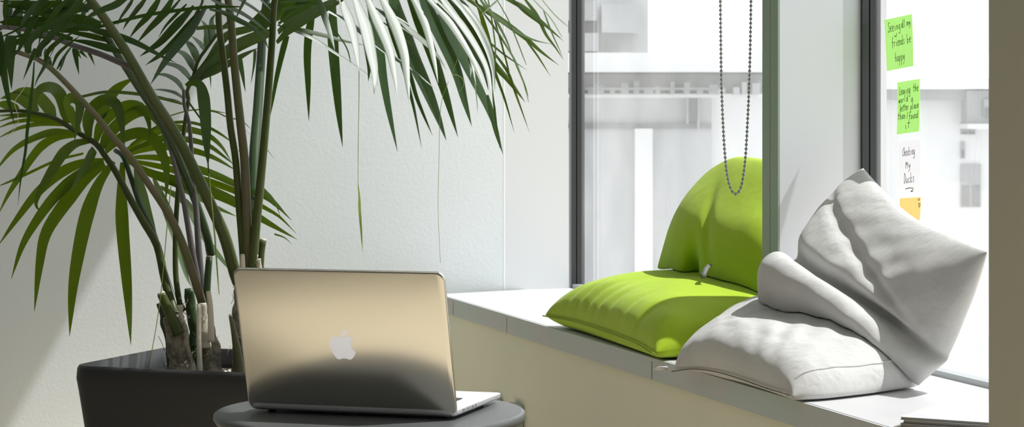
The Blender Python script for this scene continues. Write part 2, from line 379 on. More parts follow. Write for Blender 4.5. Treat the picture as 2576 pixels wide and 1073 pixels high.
obj('trackpad', prism([lp(x, y, ztop) for x, y in ((.125, .155), (.235, .155), (.235, .235), (.125, .235))], ZZ * .0002), M['alu_in'], lap, smooth=False)
for y0, w_ in ((.030, .014), (.052, .007), (.064, .007), (.078, .014), (.100, .003)):
    obj('port', fbox(lp(LW - .001, y0, zb + .0068), B, ZZ, A, w_, .0042 if w_ > .004 else .005, .00115), M['steel'] if w_ != .003 else M['black'], lap, smooth=False)
for u, v in ((.03, .03), (LW - .03, .03), (LW - .03, LD - .03), (.03, LD - .03)):
    c = lp(u, v, 0); obj('foot', lathe([(.006, TZ), (.007, TZ + .004), (.004, TZ + .0046)], (c.x, c.y), 12), M['black'], lap)

# ---------------------------------------------------------------- cushions
def resample(c, n): return catmull(c, n)
GRID = {}
def pillow(bottom, top, left, right, T, nu=64, nv=56, ex=2.6, disp=None, bias=.5, exv=None, ndir=None, dirv=None):
    """Coons patch between four boundary curves, puffed to both sides; disp(u,v,side)->(along normal, free vector)"""
    bo, to, le, ri = resample(bottom, nu + 1), resample(top, nu + 1), resample(left, nv + 1), resample(right, nv + 1)
    mid = {}
    for i in range(nu + 1):
        u = i / nu
        for j in range(nv + 1):
            v = j / nv
            p = bo[i] * (1 - v) + to[i] * v + le[j] * (1 - u) + ri[j] * u - (bo[0] * (1 - u) * (1 - v) + bo[-1] * u * (1 - v) + to[0] * (1 - u) * v + to[-1] * u * v)
            mid[i, j] = p
    V, Fc, idx = [], [], {}
    GRID.clear()
    for side in (1, -1):
        for i in range(nu + 1):
            for j in range(nv + 1):
                if side == -1 and (i in (0, nu) or j in (0, nv)): idx[side, i, j] = idx[1, i, j]; continue
                u, v = i / nu, j / nv
                a = mid[min(i + 1, nu), j] - mid[max(i - 1, 0), j]; b = mid[i, min(j + 1, nv)] - mid[i, max(j - 1, 0)]
                n = a.cross(b).normalized()
                if ndir is not None and n.dot(ndir) < 0: n = -n
                if dirv is not None: n = (n * .25 + Vector(dirv) * .75).normalized()
                x, y = abs(2 * u - 1), abs(2 * v - 1)
                th = max(0, (1 - x ** ex) * (1 - y ** (exv if exv and v > .5 else ex))) ** .48
                k = T * (bias if side == 1 else 1 - bias) * 2 * th
                p = mid[i, j] + n * (side * k)
                if disp: p = disp(u, v, side, p, n, th)
                idx[side, i, j] = len(V); V.append(p); GRID[side, i, j] = p
    for side in (1, -1):
        for i in range(nu):
            for j in range(nv):
                q = (idx[side, i, j], idx[side, i + 1, j], idx[side, i + 1, j + 1], idx[side, i, j + 1])
                if len(set(q)) == 4: Fc.append(q)
    return V, Fc
def gs(x, c, w_): return math.exp(-((x - c) / w_) ** 2)
def nz3(p, s, o=0): return noise.noise(Vector((p.x * s + o, p.y * s - o, p.z * s + 2 * o)))
# lime seat cushion: along the seat's front edge
def lime_seat(u, v, side, p, n, th):
    pl = 0
    if side == 1:
        for c, a_ in ((.17, .7), (.26, 1), (.35, 1.2), (.43, 1), (.53, .8), (.66, .7), (.80, .9)): pl += gs(u - .16 * v, c, .020) * gs(v, .07, .13) * -.011 * a_
        pl += .012 * gs(u, .93, .05) * gs(v, .12, .1)
        pl += nz3(p, 9, 3) * .006 * th
    q = p + n * pl
    q.z = max(q.z, SZ + .004 + .02 * (1 - th) * 0)
    return q
s0, s1 = 1.165, 2.005
cz = SZ + .03
bot = [WP(s0, .432, cz - .004), WP(s0 + .2, .420, cz), WP(s0 + .45, .425, cz), WP(s1 - .15, .432, cz - .004), WP(s1, .44, cz - .014)]
top = [WP(s0 + .02, .05, cz + .02), WP(s0 + .3, .04, cz + .03), WP(1.95, .05, cz + .02)]
lef = [WP(s0, .432, cz - .004), WP(s0 + .02, .24, cz + .02), WP(s0 + .02, .05, cz + .02)]
rig = [WP(s1, .44, cz - .014), WP(s1 - .02, .24, cz + .01), WP(1.95, .05, cz + .02)]
limeA = obj('cushion', pillow(bot, top, lef, rig, .076, disp=lime_seat, bias=.62, ndir=ZZ, ex=3.6), M['lime'])
tag(limeA, 'lime green cushion lying flat at the edge of the white window seat', 'cushion')
def edge_seam(pts, r, m, parent, n=40): return obj('seam', tube(catmull(pts, n), r, 6), m, parent)
edge_seam([p + NI * .002 - ZZ * .001 for p in bot], .0016, M['limeseam'], limeA)
# lime cushion leaning on the fin
def lime_up(u, v, side, p, n, th):
    q = p + n * (.030 * gs(v, .45, .3) * side * min(1, th * 1.2))
    p = q
    if side == 1:
        d = -.070 * gs(u, .42, .045) * gs(v, .0, .22) - .016 * gs(u + .25 * v, .60, .04) * gs(v, .35, .3) * 1.0
        d += .012 * gs(u, .25, .12) * gs(v, .3, .3) + nz3(p, 8, 5) * .012 * th
        q = p + n * d
    return q
d0 = 5.30
LB = [P(1652, 674, 5.40), P(1705, 700, 5.24), P(1790, 718, 5.06), P(1890, 745, 4.92), P(1985, 770, 4.84)]
LT = [P(1764, 447, 5.38), P(1808, 414, 5.31), P(1856, 393, 5.24), P(1918, 398, 5.13), P(1985, 412, 5.02)]
LL = [P(1652, 674, 5.40), P(1690, 582, 5.44), P(1722, 508, 5.42), P(1764, 447, 5.38)]
LR = [P(1985, 770, 4.84), P(1998, 600, 4.92), P(1985, 412, 5.02)]
limeB = obj('cushion', pillow(LB, LT, LL, LR, .058, disp=lime_up, bias=.60, ndir=Vector((-.5, -.85, 0)), ex=2.4, exv=1.7, dirv=(-.22, -.97, .05)), M['lime'])
tag(limeB, 'lime green cushion standing upright against the window, left of the green-grey post', 'cushion')
tg = [P(1770, 700, 4.94), P(1771, 688, 4.945), P(1777, 674, 4.96), P(1786, 664, 4.98)]
tv = []
for p in tg: tv += [p - Vector((.006, 0, 0)), p + Vector((.006, .003, 0))]
o = obj('care_tag', (tv, [(0, 1, 3, 2), (2, 3, 5, 4), (4, 5, 7, 6)]), M['tagg'], limeB); o['label'] = 'grey care tag'
sm = o.modifiers.new('thick', 'SOLIDIFY'); sm.thickness = .0008
# grey linen seat cushion
def lin_seat(u, v, side, p, n, th):
    d = nz3(p, 6, 1) * .006 * th + nz3(p, 24, 4) * .003 * th
    if side == 1:
        a = u * .8 + v * .6
        d += .0018 * math.sin(a * 46 + 3 * nz3(p, 5)) * gs(u, .55, .3) * th
    q = p + n * d
    q.z = max(q.z, SZ + .003)
    return q
g0, g1 = 2.10, 2.70
gz = SZ + .035
GB = [P(1693, 938, 4.52), P(1745, 932, 4.46), P(1800, 938, 4.36), P(1860, 955, 4.26), P(1930, 980, 4.13), P(1992, 998, 4.0)]
GR = [P(1992, 998, 4.0), P(2080, 994, 4.02), P(2200, 986, 4.10), P(2314, 968, 4.20)]
GT = [P(1900, 790, 4.80), P(2020, 800, 4.66), P(2190, 850, 4.46), P(2314, 968, 4.20)]
GL = [P(1693, 938, 4.52), P(1760, 880, 4.62), P(1830, 830, 4.72), P(1900, 790, 4.80)]
linA = obj('cushion', pillow(GB, GT, GL, GR, .062, disp=lin_seat, bias=.62, ndir=ZZ, ex=4.5), M['linen'])
lin_grid = dict(GRID)
tag(linA, 'grey linen cushion lying flat at the edge of the window seat, beside the lime one', 'cushion')
edge_seam([lin_grid[1, 61, j] for j in range(0, 57, 4)], .0022, M['linen'], linA)
edge_seam([p + Vector((-.003, -.003, .004)) for p in GB], .0012, M['seam'], linA)
# grey linen cushion leaning on the fin and the glass
def lin_up(u, v, side, p, n, th):
    d = nz3(p, 6, 2) * .008 * th + nz3(p, 20, 6) * .0035 * th
    if side == 1:
        c = .36 - .10 * u                                     # deep fold across the lower third
        d += -.055 * gs(v, c, .055) * (.2 + .8 * th) + .048 * gs(v, c - .17, .10) * th
        d += -.014 * gs(v + .5 * u, .80, .05) * th + .004 * math.sin((u * 1.2 - v) * 30) * .25 * th
        d += -.020 * gs(u, .45, .28) * gs(v, .66, .2)
    return p + n * d
UB = [P(1905, 760, 4.52), P(1990, 812, 4.42), P(2120, 850, 4.34), P(2230, 905, 4.24), P(2312, 972, 4.18)]
UT = [P(2172, 420, 4.68), P(2225, 478, 4.52), P(2300, 545, 4.38), P(2400, 592, 4.22), P(2486, 632, 4.06)]
UL = [P(1905, 760, 4.52), P(1925, 690, 4.56), P(1990, 650, 4.58), P(2050, 560, 4.63), P(2100, 490, 4.67), P(2172, 420, 4.68)]
UR = [P(2312, 972, 4.18), P(2378, 900, 4.13), P(2432, 770, 4.09), P(2486, 632, 4.06)]
linB = obj('cushion', pillow(UB, UT, UL, UR, .058, disp=lin_up, bias=.60, ndir=Vector((-.7, -.7, .2)), ex=2.6, exv=1.6, nu=80, nv=80), M['linen'])
tag(linB, 'crumpled grey linen cushion slumped upright against the window with notes', 'cushion')
from mathutils.bvhtree import BVHTree
def settle(o, base):
    """a cushion that lies on another one is pressed to its surface instead of passing through it"""
    vs = [base.location + v.co for v in base.data.vertices]
    t_ = BVHTree.FromPolygons(vs, [tuple(p.vertices) for p in base.data.polygons])
    c = sum(vs, Vector()) / len(vs)
    for v in o.data.vertices:
        p = o.location + v.co
        hits = 0; q0 = p.copy()
        for _ in range(12):                          # odd number of crossings upwards: inside
            h = t_.ray_cast(q0, Vector((.02, .01, 1)).normalized())
            if h[0] is None: break
            hits += 1; q0 = h[0] + Vector((0, 0, 2e-4))
        if hits % 2:
            q, n, i, d = t_.find_nearest(p)
            if d < .12: v.co = q + (q - p).normalized() * .003 - o.location
settle(limeB, limeA); settle(linA, limeA); settle(linB, linA)
for o in (limeA, limeB, linA, linB):
    m = o.modifiers.new('sub', 'SUBSURF'); m.levels = 1; m.render_levels = 1
fp = G(1676, 934, SZ)
ft = tag(obj('feather', (lambda c: ([c + Vector(q) for q in ((-.016, 0, .006), (-.004, -.004, .012), (.014, .0, .012), (.016, .006, .004), (0, .006, .003))], [(0, 1, 2, 3, 4)]))(G(1676, 915, SZ) + NI * .012 - ZZ * .016), M['tagw']), 'tiny white feather caught on the seat edge between the two cushions', 'feather')
ft.modifiers.new('thick', 'SOLIDIFY').thickness = .001

# ---------------------------------------------------------------- blind chain
CD = 4.80
ch = thing('blind_chain', 'looped grey bead chain of the blind hanging before the left window', 'chain', P(1848, 487, CD))
lc = [P(1812, -45, CD), P(1813, 60, CD), P(1815, 200, CD), P(1819, 310, CD), P(1824, 390, CD), P(1830, 442, CD), P(1838, 473, CD), P(1849, 487, CD), P(1860, 480, CD), P(1868, 455, CD), P(1875, 400, CD), P(1880, 320, CD), P(1885, 210, CD), P(1888, 90, CD), P(1890, -45, CD)]
topz = WTOP
line = catmull(lc, 240)
full = [Vector((line[0].x, line[0].y, topz))] + line + [Vector((line[-1].x, line[-1].y, topz))]
obj('cord', tube(full, .0011, 6), M['steel'], ch)
Ltot = sum((b - a).length for a, b in zip(line, line[1:])); nb_ = 99
bme = None; acc = 0; k = 0
for a, b in zip(line, line[1:]):
    seg = (b - a).length
    while k < nb_ and acc + seg >= (k + .5) * Ltot / nb_:
        p = a.lerp(b, ((k + .5) * Ltot / nb_ - acc) / seg)
        if bme is None:
            bme = mesh('bead', *lathe([(.0008, -.0036), (.0024, -.0027), (.0036, 0), (.0024, .0027), (.0008, .0036)], (0, 0), 10)); bme.materials.append(M['steel'])
        bo_ = bpy.data.objects.new('bead', bme); col.objects.link(bo_); bo_.parent = ch; bo_.location = p - ROOT[ch.name]; k += 1
    acc += seg
hd = thing('roller_blind', 'rolled up blind above the left window', 'blind', WP(1.0, .2, WTOP))
obj('roller', tube([WP(.10, .19, WTOP + .03), WP(1.94, .19, WTOP + .03)], .03, 16), M['reveal'], hd)
obj('bracket', wbox(1.40, 1.46, 0, .2, WTOP, WTOP + .06), M['steel'], hd, smooth=False)

# ---------------------------------------------------------------- notes on the glass
GN = NI; GP = WP(2, -.0338, 0)
GLY = {
 'S': [[(.75, .95), (.5, 1.02), (.25, .85), (.4, .6), (.6, .4), (.55, .1), (.2, 0), (.05, .15)]],
 'e': [[(.1, .3), (.55, .35), (.5, .55), (.25, .55), (.1, .3), (.25, .02), (.6, .1)]],
 'i': [[(.3, .5), (.28, .1), (.4, 0)], [(.33, .72), (.35, .76)]],
 'n': [[(.1, .5), (.1, 0)], [(.1, .35), (.35, .52), (.5, .4), (.5, 0)]],
 'g': [[(.55, .5), (.25, .52), (.12, .25), (.3, .05), (.52, .2), (.56, .5), (.5, -.3), (.2, -.4), (.08, -.28)]],
 'a': [[(.55, .48), (.25, .52), (.1, .22), (.25, .02), (.5, .2), (.55, .48), (.55, .02)]],
 'l': [[(.2, 1), (.15, .3), (.25, 0)]],
 'm': [[(.05, .5), (.05, 0)], [(.05, .35), (.2, .5), (.3, .4), (.3, 0)], [(.3, .35), (.48, .5), (.58, .4), (.6, 0)]],
 'y': [[(.1, .5), (.15, .2), (.3, .15), (.5, .5)], [(.5, .5), (.4, -.1), (.1, -.4)]],
 'f': [[(.6, .95), (.4, 1), (.28, .8), (.2, -.15)], [(.05, .5), (.5, .55)]],
 'r': [[(.15, .5), (.15, 0)], [(.15, .35), (.35, .5), (.5, .48)]],
 'd': [[(.5, .4), (.2, .48), (.08, .2), (.25, .0), (.48, .15)], [(.55, 1), (.5, .0)]],
 's': [[(.5, .5), (.25, .52), (.2, .35), (.42, .2), (.35, .02), (.08, .05)]],
 'b': [[(.15, 1), (.12, 0)], [(.12, .35), (.4, .45), (.52, .2), (.3, 0), (.12, .05)]],
 'h': [[(.15, 1), (.1, 0)], [(.1, .35), (.35, .5), (.5, .35), (.5, 0)]],
 'p': [[(.15, .5), (.1, -.45)], [(.13, .4), (.4, .52), (.52, .3), (.3, .02), (.12, .1)]],
 'L': [[(.2, 1), (.12, .05), (.65, .08)]],
 'v': [[(.08, .5), (.28, 0), (.5, .52)]],
 'w': [[(.05, .5), (.18, 0), (.32, .4), (.45, 0), (.62, .52)]],
 'o': [[(.3, .5), (.1, .25), (.3, 0), (.52, .25), (.3, .5)]],
 't': [[(.3, .9), (.25, .1), (.4, 0)], [(.05, .6), (.6, .62)]],
 'I': [[(.25, .95), (.2, 0)]],
 'u': [[(.1, .5), (.12, .1), (.3, 0), (.5, .2), (.52, .5), (.52, 0)]],
 'C': [[(.7, .9), (.35, .85), (.1, .4), (.25, .05), (.6, .1)]],
 'c': [[(.5, .45), (.25, .5), (.1, .25), (.25, .02), (.52, .1)]],
 'k': [[(.15, 1), (.1, 0)], [(.5, .55), (.13, .28), (.5, 0)]],
 'M': [[(.05, 0), (.15, .85), (.32, .3), (.52, .85), (.6, 0)]],
 'D': [[(.2, 1), (.12, 0), (.45, .1), (.62, .45), (.45, .85), (.1, .98)]],
}
def note(corners, mt, label, lines, extra=(), name='sticky_note'):
    """corners px: top-left, top-right, bottom-right, bottom-left on the glass"""
    c = [hit(x, y, GP, GN) for x, y in corners]
    def at(u, v, off=0):
        p = (c[0] * (1 - u) + c[1] * u) * v + (c[3] * (1 - u) + c[2] * u) * (1 - v)
        return p + GN * (.0006 + .0035 * (1 - v) ** 2 * (.6 + .4 * u) + off)
    n = 8; V = []; Fc = []
    for sd_ in (0, -.0003):
        for i in range(n + 1):
            for j in range(n + 1): V.append(at(i / n, j / n, sd_))
    k = (n + 1) ** 2
    for i in range(n):
        for j in range(n):
            a = i * (n + 1) + j; q = (a, a + n + 1, a + n + 2, a + 1); Fc.append(q); Fc.append(tuple(x + k for x in q[::-1]))
    o = obj(name, (V, Fc), mt); tag(o, label, 'sticky note', 'sticky notes on the right window')
    strokes = []
    rnd = random.Random(len(label))
    for txt, u0, v0, wch, hch in lines:
        u = u0
        for chx in txt:
            if chx == ' ': u += wch * .7; continue
            for stq in GLY[chx]:
                pts = [at(u + x * wch, v0 + y * hch + rnd.uniform(-.006, .006) + (u - u0) * .04, .0006) for x, y in stq]
                pts = catmull(pts, max(4, len(pts) * 2)) if len(pts) > 2 else pts
                strokes.append(tube(pts, .00075, 5, flat=.3, up=GN))
            u += wch * .78
    for stq in extra:
        strokes.append(tube(catmull([at(x, y, .0006) for x, y in stq], 12), .0008, 5, flat=.3, up=GN))
    h = obj('handwriting', join(*strokes), M['ink'], o)
    return o
note([(2225, 50), (2294.5, 35), (2302, 166), (2234, 179)], M['note_g'], 'topmost bright green sticky note, reading about all my friends', [('Seeing', .12, .74, .100, .18), ('all', .62, .77, .062, .16), ('my', .81, .79, .095, .15), ('friends', .24, .44, .088, .18), ('be', .79, .46, .10, .18), ('happy', .34, .14, .095, .19)], [[(.44, .70), (.40, .63), (.34, .66)]])
note([(2258, 207), (2314, 198), (2317, 330), (2259, 338)], M['note_g'], 'bright green sticky note second from the top, with five lines of writing', [('Leaving', .09, .74, .094, .17), ('the', .72, .77, .105, .15), ('world', .07, .59, .11, .14), ('a', .62, .58, .14, .15), ('better', .13, .43, .085, .14), ('place', .60, .44, .095, .13), ('than', .05, .27, .11, .15), ('I', .44, .27, .1, .14), ('found', .54, .25, .105, .15), ('it', .36, .09, .16, .15)])
note([(2262, 352), (2316, 347), (2318, 481), (2263, 482)], M['note_w'], 'white sticky note below the two green ones', [('Checking', .18, .68, .092, .17), ('My', .32, .44, .17, .16), ('Ducks', .26, .16, .13, .19)], [[(.34, .05), (.52, .07), (.72, .06), (.66, .02), (.60, -.005), (.70, .01)]])
note([(2264, 498), (2317, 495), (2317, 566), (2264, 566)], M['note_y'], 'yellow sticky note, lowest one, half hidden by the grey cushion', [('I', .62, .02, .18, .2), ('I', .84, .04, .18, .2)], [[(.88, .95), (.92, .88), (.96, .96)], [(.90, .74), (.95, .64), (.99, .75), (.90, .76)], [(.62, .06), (.74, .05), (.80, .14)]])

# ---------------------------------------------------------------- magazines
mo = Vector((.622, 3.635, 0)); ma = Vector((.879, -.476, 0)).normalized(); mb = Vector((.476, .879, 0)).normalized()
zc = SZ; labels = ['magazine at the bottom of the stack on the window seat', 'grey magazine second from the bottom of the stack on the window seat', 'grey magazine just under the top one of the stack on the window seat', 'pale lilac magazine on top of the stack on the window seat']
for k, (du, dv, h) in enumerate(((-.012, .004, .007), (.0, .0, .006), (.004, .002, .006), (.001, -.002, .005))):
    o_ = mo + ma * du + mb * dv + ZZ * zc
    t = thing('magazine', labels[k], 'magazine', o_ + ma * .11 + mb * .11, 'magazines on the window seat')
    obj('pages', fbox(o_ + ZZ * .0006 + ma * .0015 + mb * .0015, ma, mb, ZZ, .205, .221, h - .0012), M['pages'], t, smooth=False)
    obj('cover', join(fbox(o_ + ZZ * (h - .0006), ma, mb, ZZ, .208, .224, .0005), fbox(o_, ma, mb, ZZ, .208, .224, .0005)), M['cover'] if k == 3 else M['cover2'], t, smooth=False)
    zc += h

# ---------------------------------------------------------------- two low boxes on the beige wall
for px0, px1, py0, lab in ((1243, 1271, 992, 'left one of the two small grey-green boxes on the beige wall behind the table'), (1296, 1325, 1009, 'right one of the two small grey-green boxes on the beige wall behind the table')):
    wp = FA - FNI * .008
    a = hit(px0, py0, wp, FNI); b = hit(px1 - 6, py0, wp, FNI); a.z = b.z = 0
    ln = (b - a).length; u_ = (b - a).normalized(); zt = hit(px0, py0, wp, FNI).z
    t = tag(obj('socket_box', fbox(a + ZZ * (zt - .13), u_, FNI, ZZ, ln, .022, .13), M['fascia'], smooth=False), lab, 'socket box')
    bev(t, .006, 3)
#PLANT_BEGIN
# ---------------------------------------------------------------- planter and palm
ZN = {'0': (0, 0, 1), '1': (0, 0, 4.472), '2': (300, 0, 3.833), '3': (0, 200, 4.472), '4': (300, 220, 3.578), '5': (680, 0, 3.833), '6': (1000, 0, 2.681), '7': (0, 380, 2.145), '8': (360, 440, 2.145)}
def zp(z, x, y): a = ZN[z]; return a[0] + x / a[2], a[1] + y / a[2]
PC = Vector((-.690, 5.262, 0))
palm = thing('potted_palm', 'tall green palm with arching fronds in a charcoal square planter', 'potted plant', PC)
pa = Vector((math.cos(R(-20)), math.sin(R(-20)), 0)); pb = Vector((math.sin(R(20)), math.cos(R(20)), 0))
PW, PD, PZ = .56, .47, .422
P0 = Vector((-1.008, 5.143, 0))
PC2 = P0 + pa * PW / 2 + pb * PD / 2
def pring(ins, z, r=.045):
    w_, h_ = PW - 2 * ins, PD - 2 * ins
    return [PC2 + pa * (x - w_ / 2) + pb * (y - h_ / 2) + ZZ * z for x, y in rrect(w_, h_, r, 8)]
obj('planter', loft([pring(.06, 0), pring(.052, .004), pring(.048, .03), pring(.024, .2), pring(.004, PZ - .06, .05), pring(0, PZ - .03, .05), pring(.0015, PZ - .008, .05), pring(.005, PZ - .001, .048), pring(.009, PZ, .046), pring(.013, PZ - .003, .044), pring(.015, PZ - .05, .042), pring(.02, PZ - .062, .04)]), M['pot'], palm)
rs = random.Random(3)
nS = 28; sv, sf = [], []
for i in range(nS + 1):
    for j in range(nS + 1):
        q = PC2 + pa * ((i / nS - .5) * (PW - .036)) + pb * ((j / nS - .5) * (PD - .036))
        sv.append(q + ZZ * (PZ - .050 + .012 * noise.noise(q * 14) + .008 * noise.noise(q * 45)))
for i in range(nS):
    for j in range(nS): a = i * (nS + 1) + j; sf.append((a, a + nS + 1, a + nS + 2, a + 1))
soil = obj('soil', (sv, sf), M['soil'], palm)
pebs = []
def rock(c, r):
    V = []; n, m = 7, 5
    for i in range(m):
        th = math.pi * (i + .5) / m
        for k in range(n):
            a = 2 * math.pi * k / n; d = Vector((math.sin(th) * math.cos(a), math.sin(th) * math.sin(a), math.cos(th)))
            V.append(c + d * (r * (1 + .35 * noise.noise(c * 90 + d * 1.3))))
    Fc = [(i * n + k, i * n + (k + 1) % n, (i + 1) * n + (k + 1) % n, (i + 1) * n + k) for i in range(m - 1) for k in range(n)]
    return V, Fc + [tuple(range(n))[::-1], tuple((m - 1) * n + k for k in range(n))]
for k in range(150):
    q = PC2 + pa * rs.uniform(-.25, .25) + pb * rs.uniform(-.2, .2)
    pebs.append(rock(q + ZZ * (PZ - .047 + rs.uniform(0, .006)), rs.uniform(.003, .008)))
for cx_, n_ in ((590, 26), (440, 12), (405, 6)):
    for k in range(n_):
        q = P(cx_ + rs.uniform(-18, 18), 0, 5.10); q.y += rs.uniform(0, .09)
        pebs.append(rock(Vector((q.x, q.y, PZ - .040 + rs.uniform(0, .016))), rs.uniform(.004, .009)))
pe = obj('pebbles', join(*pebs), M['pebble'], soil); pe['kind'] = 'stuff'

NV = {'W': (.42, -.66, .62), 'D': (.75, -.66, -.02), 'Y': (.15, -.95, .25), 'G': (.05, -.80, .60), 'L': (-.45, -.85, .30), 'U': (-.1, -.6, -.75), 'S': (.2, -.97, .1)}
def wprof(kind, t):
    if kind == 'T': return (1 - t ** 1.25) ** .9 * (.75 + .25 * min(1, t / .12))
    if kind == 'B': return min(1, .35 + t / .30 * .65) * (1 - t ** 3.2)
    if kind == 'C': return 1.15 * min(1, .5 + t / .15 * .5) * (1 - (max(0, t - .5) / .5) ** 1.35)
    if kind == 'E': return .8 + .2 * math.sin(t * 3.1) if t < .8 else (.8 + .2 * math.sin(t * 3.1)) * (1 - ((t - .8) / .2) ** 2 * .6)
    return 1.15 * min(1, .42 + t / .28 * .58) * (1 - t ** 2.5) ** .95
rl = random.Random(11)
HV = (sun_to + Vector((.06, -1, 0)).normalized()).normalized()
NV['W'] = tuple(HV)
def blade(z, pts, wz, d0, d1, N='G', kind='A', n=26, sag=0):
    sc = ZN[z][2]; m = len(pts)
    ln = [0]
    for a, b in zip(pts, pts[1:]): ln.append(ln[-1] + math.hypot(b[0] - a[0], b[1] - a[1]))
    w3 = []
    j = rl.uniform(-.02, .02)
    for (x, y), s in zip(pts, ln):
        t = s / ln[-1]
        w3.append(P(*zp(z, x, y), d0 + (d1 - d0) * t + sag * math.sin(math.pi * t) + j))
    if N == 'W':                                # light leaflets tip over towards the sun side: blade square to the sun's half vector
        dd = [0]
        for a, b in zip(w3, w3[1:]):
            q = (HV.x * (b.x - a.x) + HV.z * (b.z - a.z)) / -HV.y
            dd.append(dd[-1] + max(-.28, min(.28, q)))
        w3 = [P(*zp(z, x, y), w.y + e * .85) for (x, y), w, e in zip(pts, w3, dd)]
    c = catmull(w3, n); nrm0 = Vector(NV[N] if isinstance(N, str) else N).normalized()
    nrm0 = (nrm0 + Vector((rl.uniform(-.14, .14), 0, rl.uniform(-.14, .14)))).normalized()
    wm = wz / sc / F * (d0 + d1) / 2
    V, Fc = [], []
    cs = ((-.5, 0), (-.34, .03), (-.17, .018), (0, .05), (.17, .018), (.34, .03), (.5, 0))
    view0 = Vector((0, 0, CH))
    for i, p in enumerate(c):
        t = (c[min(i + 1, n - 1)] - c[max(i - 1, 0)]).normalized()
        nn = nrm0 - t * nrm0.dot(t)
        nn = nn.normalized() if nn.length > .15 else (view0 - p).normalized()
        wd = t.cross(nn).normalized(); v = (p - view0).normalized()
        pr = (wd - v * wd.dot(v)).length; q = min(1 / max(pr, .45), 2.2)
        w_ = max(wm * wprof(kind, i / (n - 1)) * q, .0006)
        for a, h in cs: V.append(p + wd * (a * w_) + nn * (h * w_))
    k = len(cs)
    for i in range(n - 1):
        for a in range(k - 1): Fc.append((i * k + a, i * k + a + 1, (i + 1) * k + a + 1, (i + 1) * k + a))
    return V, Fc
def stem(z, pts, r0, r1, d0, d1, n=40, flat=.8):
    m = len(pts); w3 = [P(*zp(z, x, y), d0 + (d1 - d0) * i / (m - 1)) for i, (x, y) in enumerate(pts)]
    c = catmull(w3, n); return tube(c, [(r0 + (r1 - r0) * i / (n - 1)) / F * p.y for i, p in enumerate(c)], 10, flat=flat)
def frond(leaves, petioles, m='leaf'):
    f = obj('frond', join(*[blade(*l) for l in leaves]), M[m], palm)
    for st_, mm in petioles: obj('petiole', stem(*st_), mm, f)
    return f
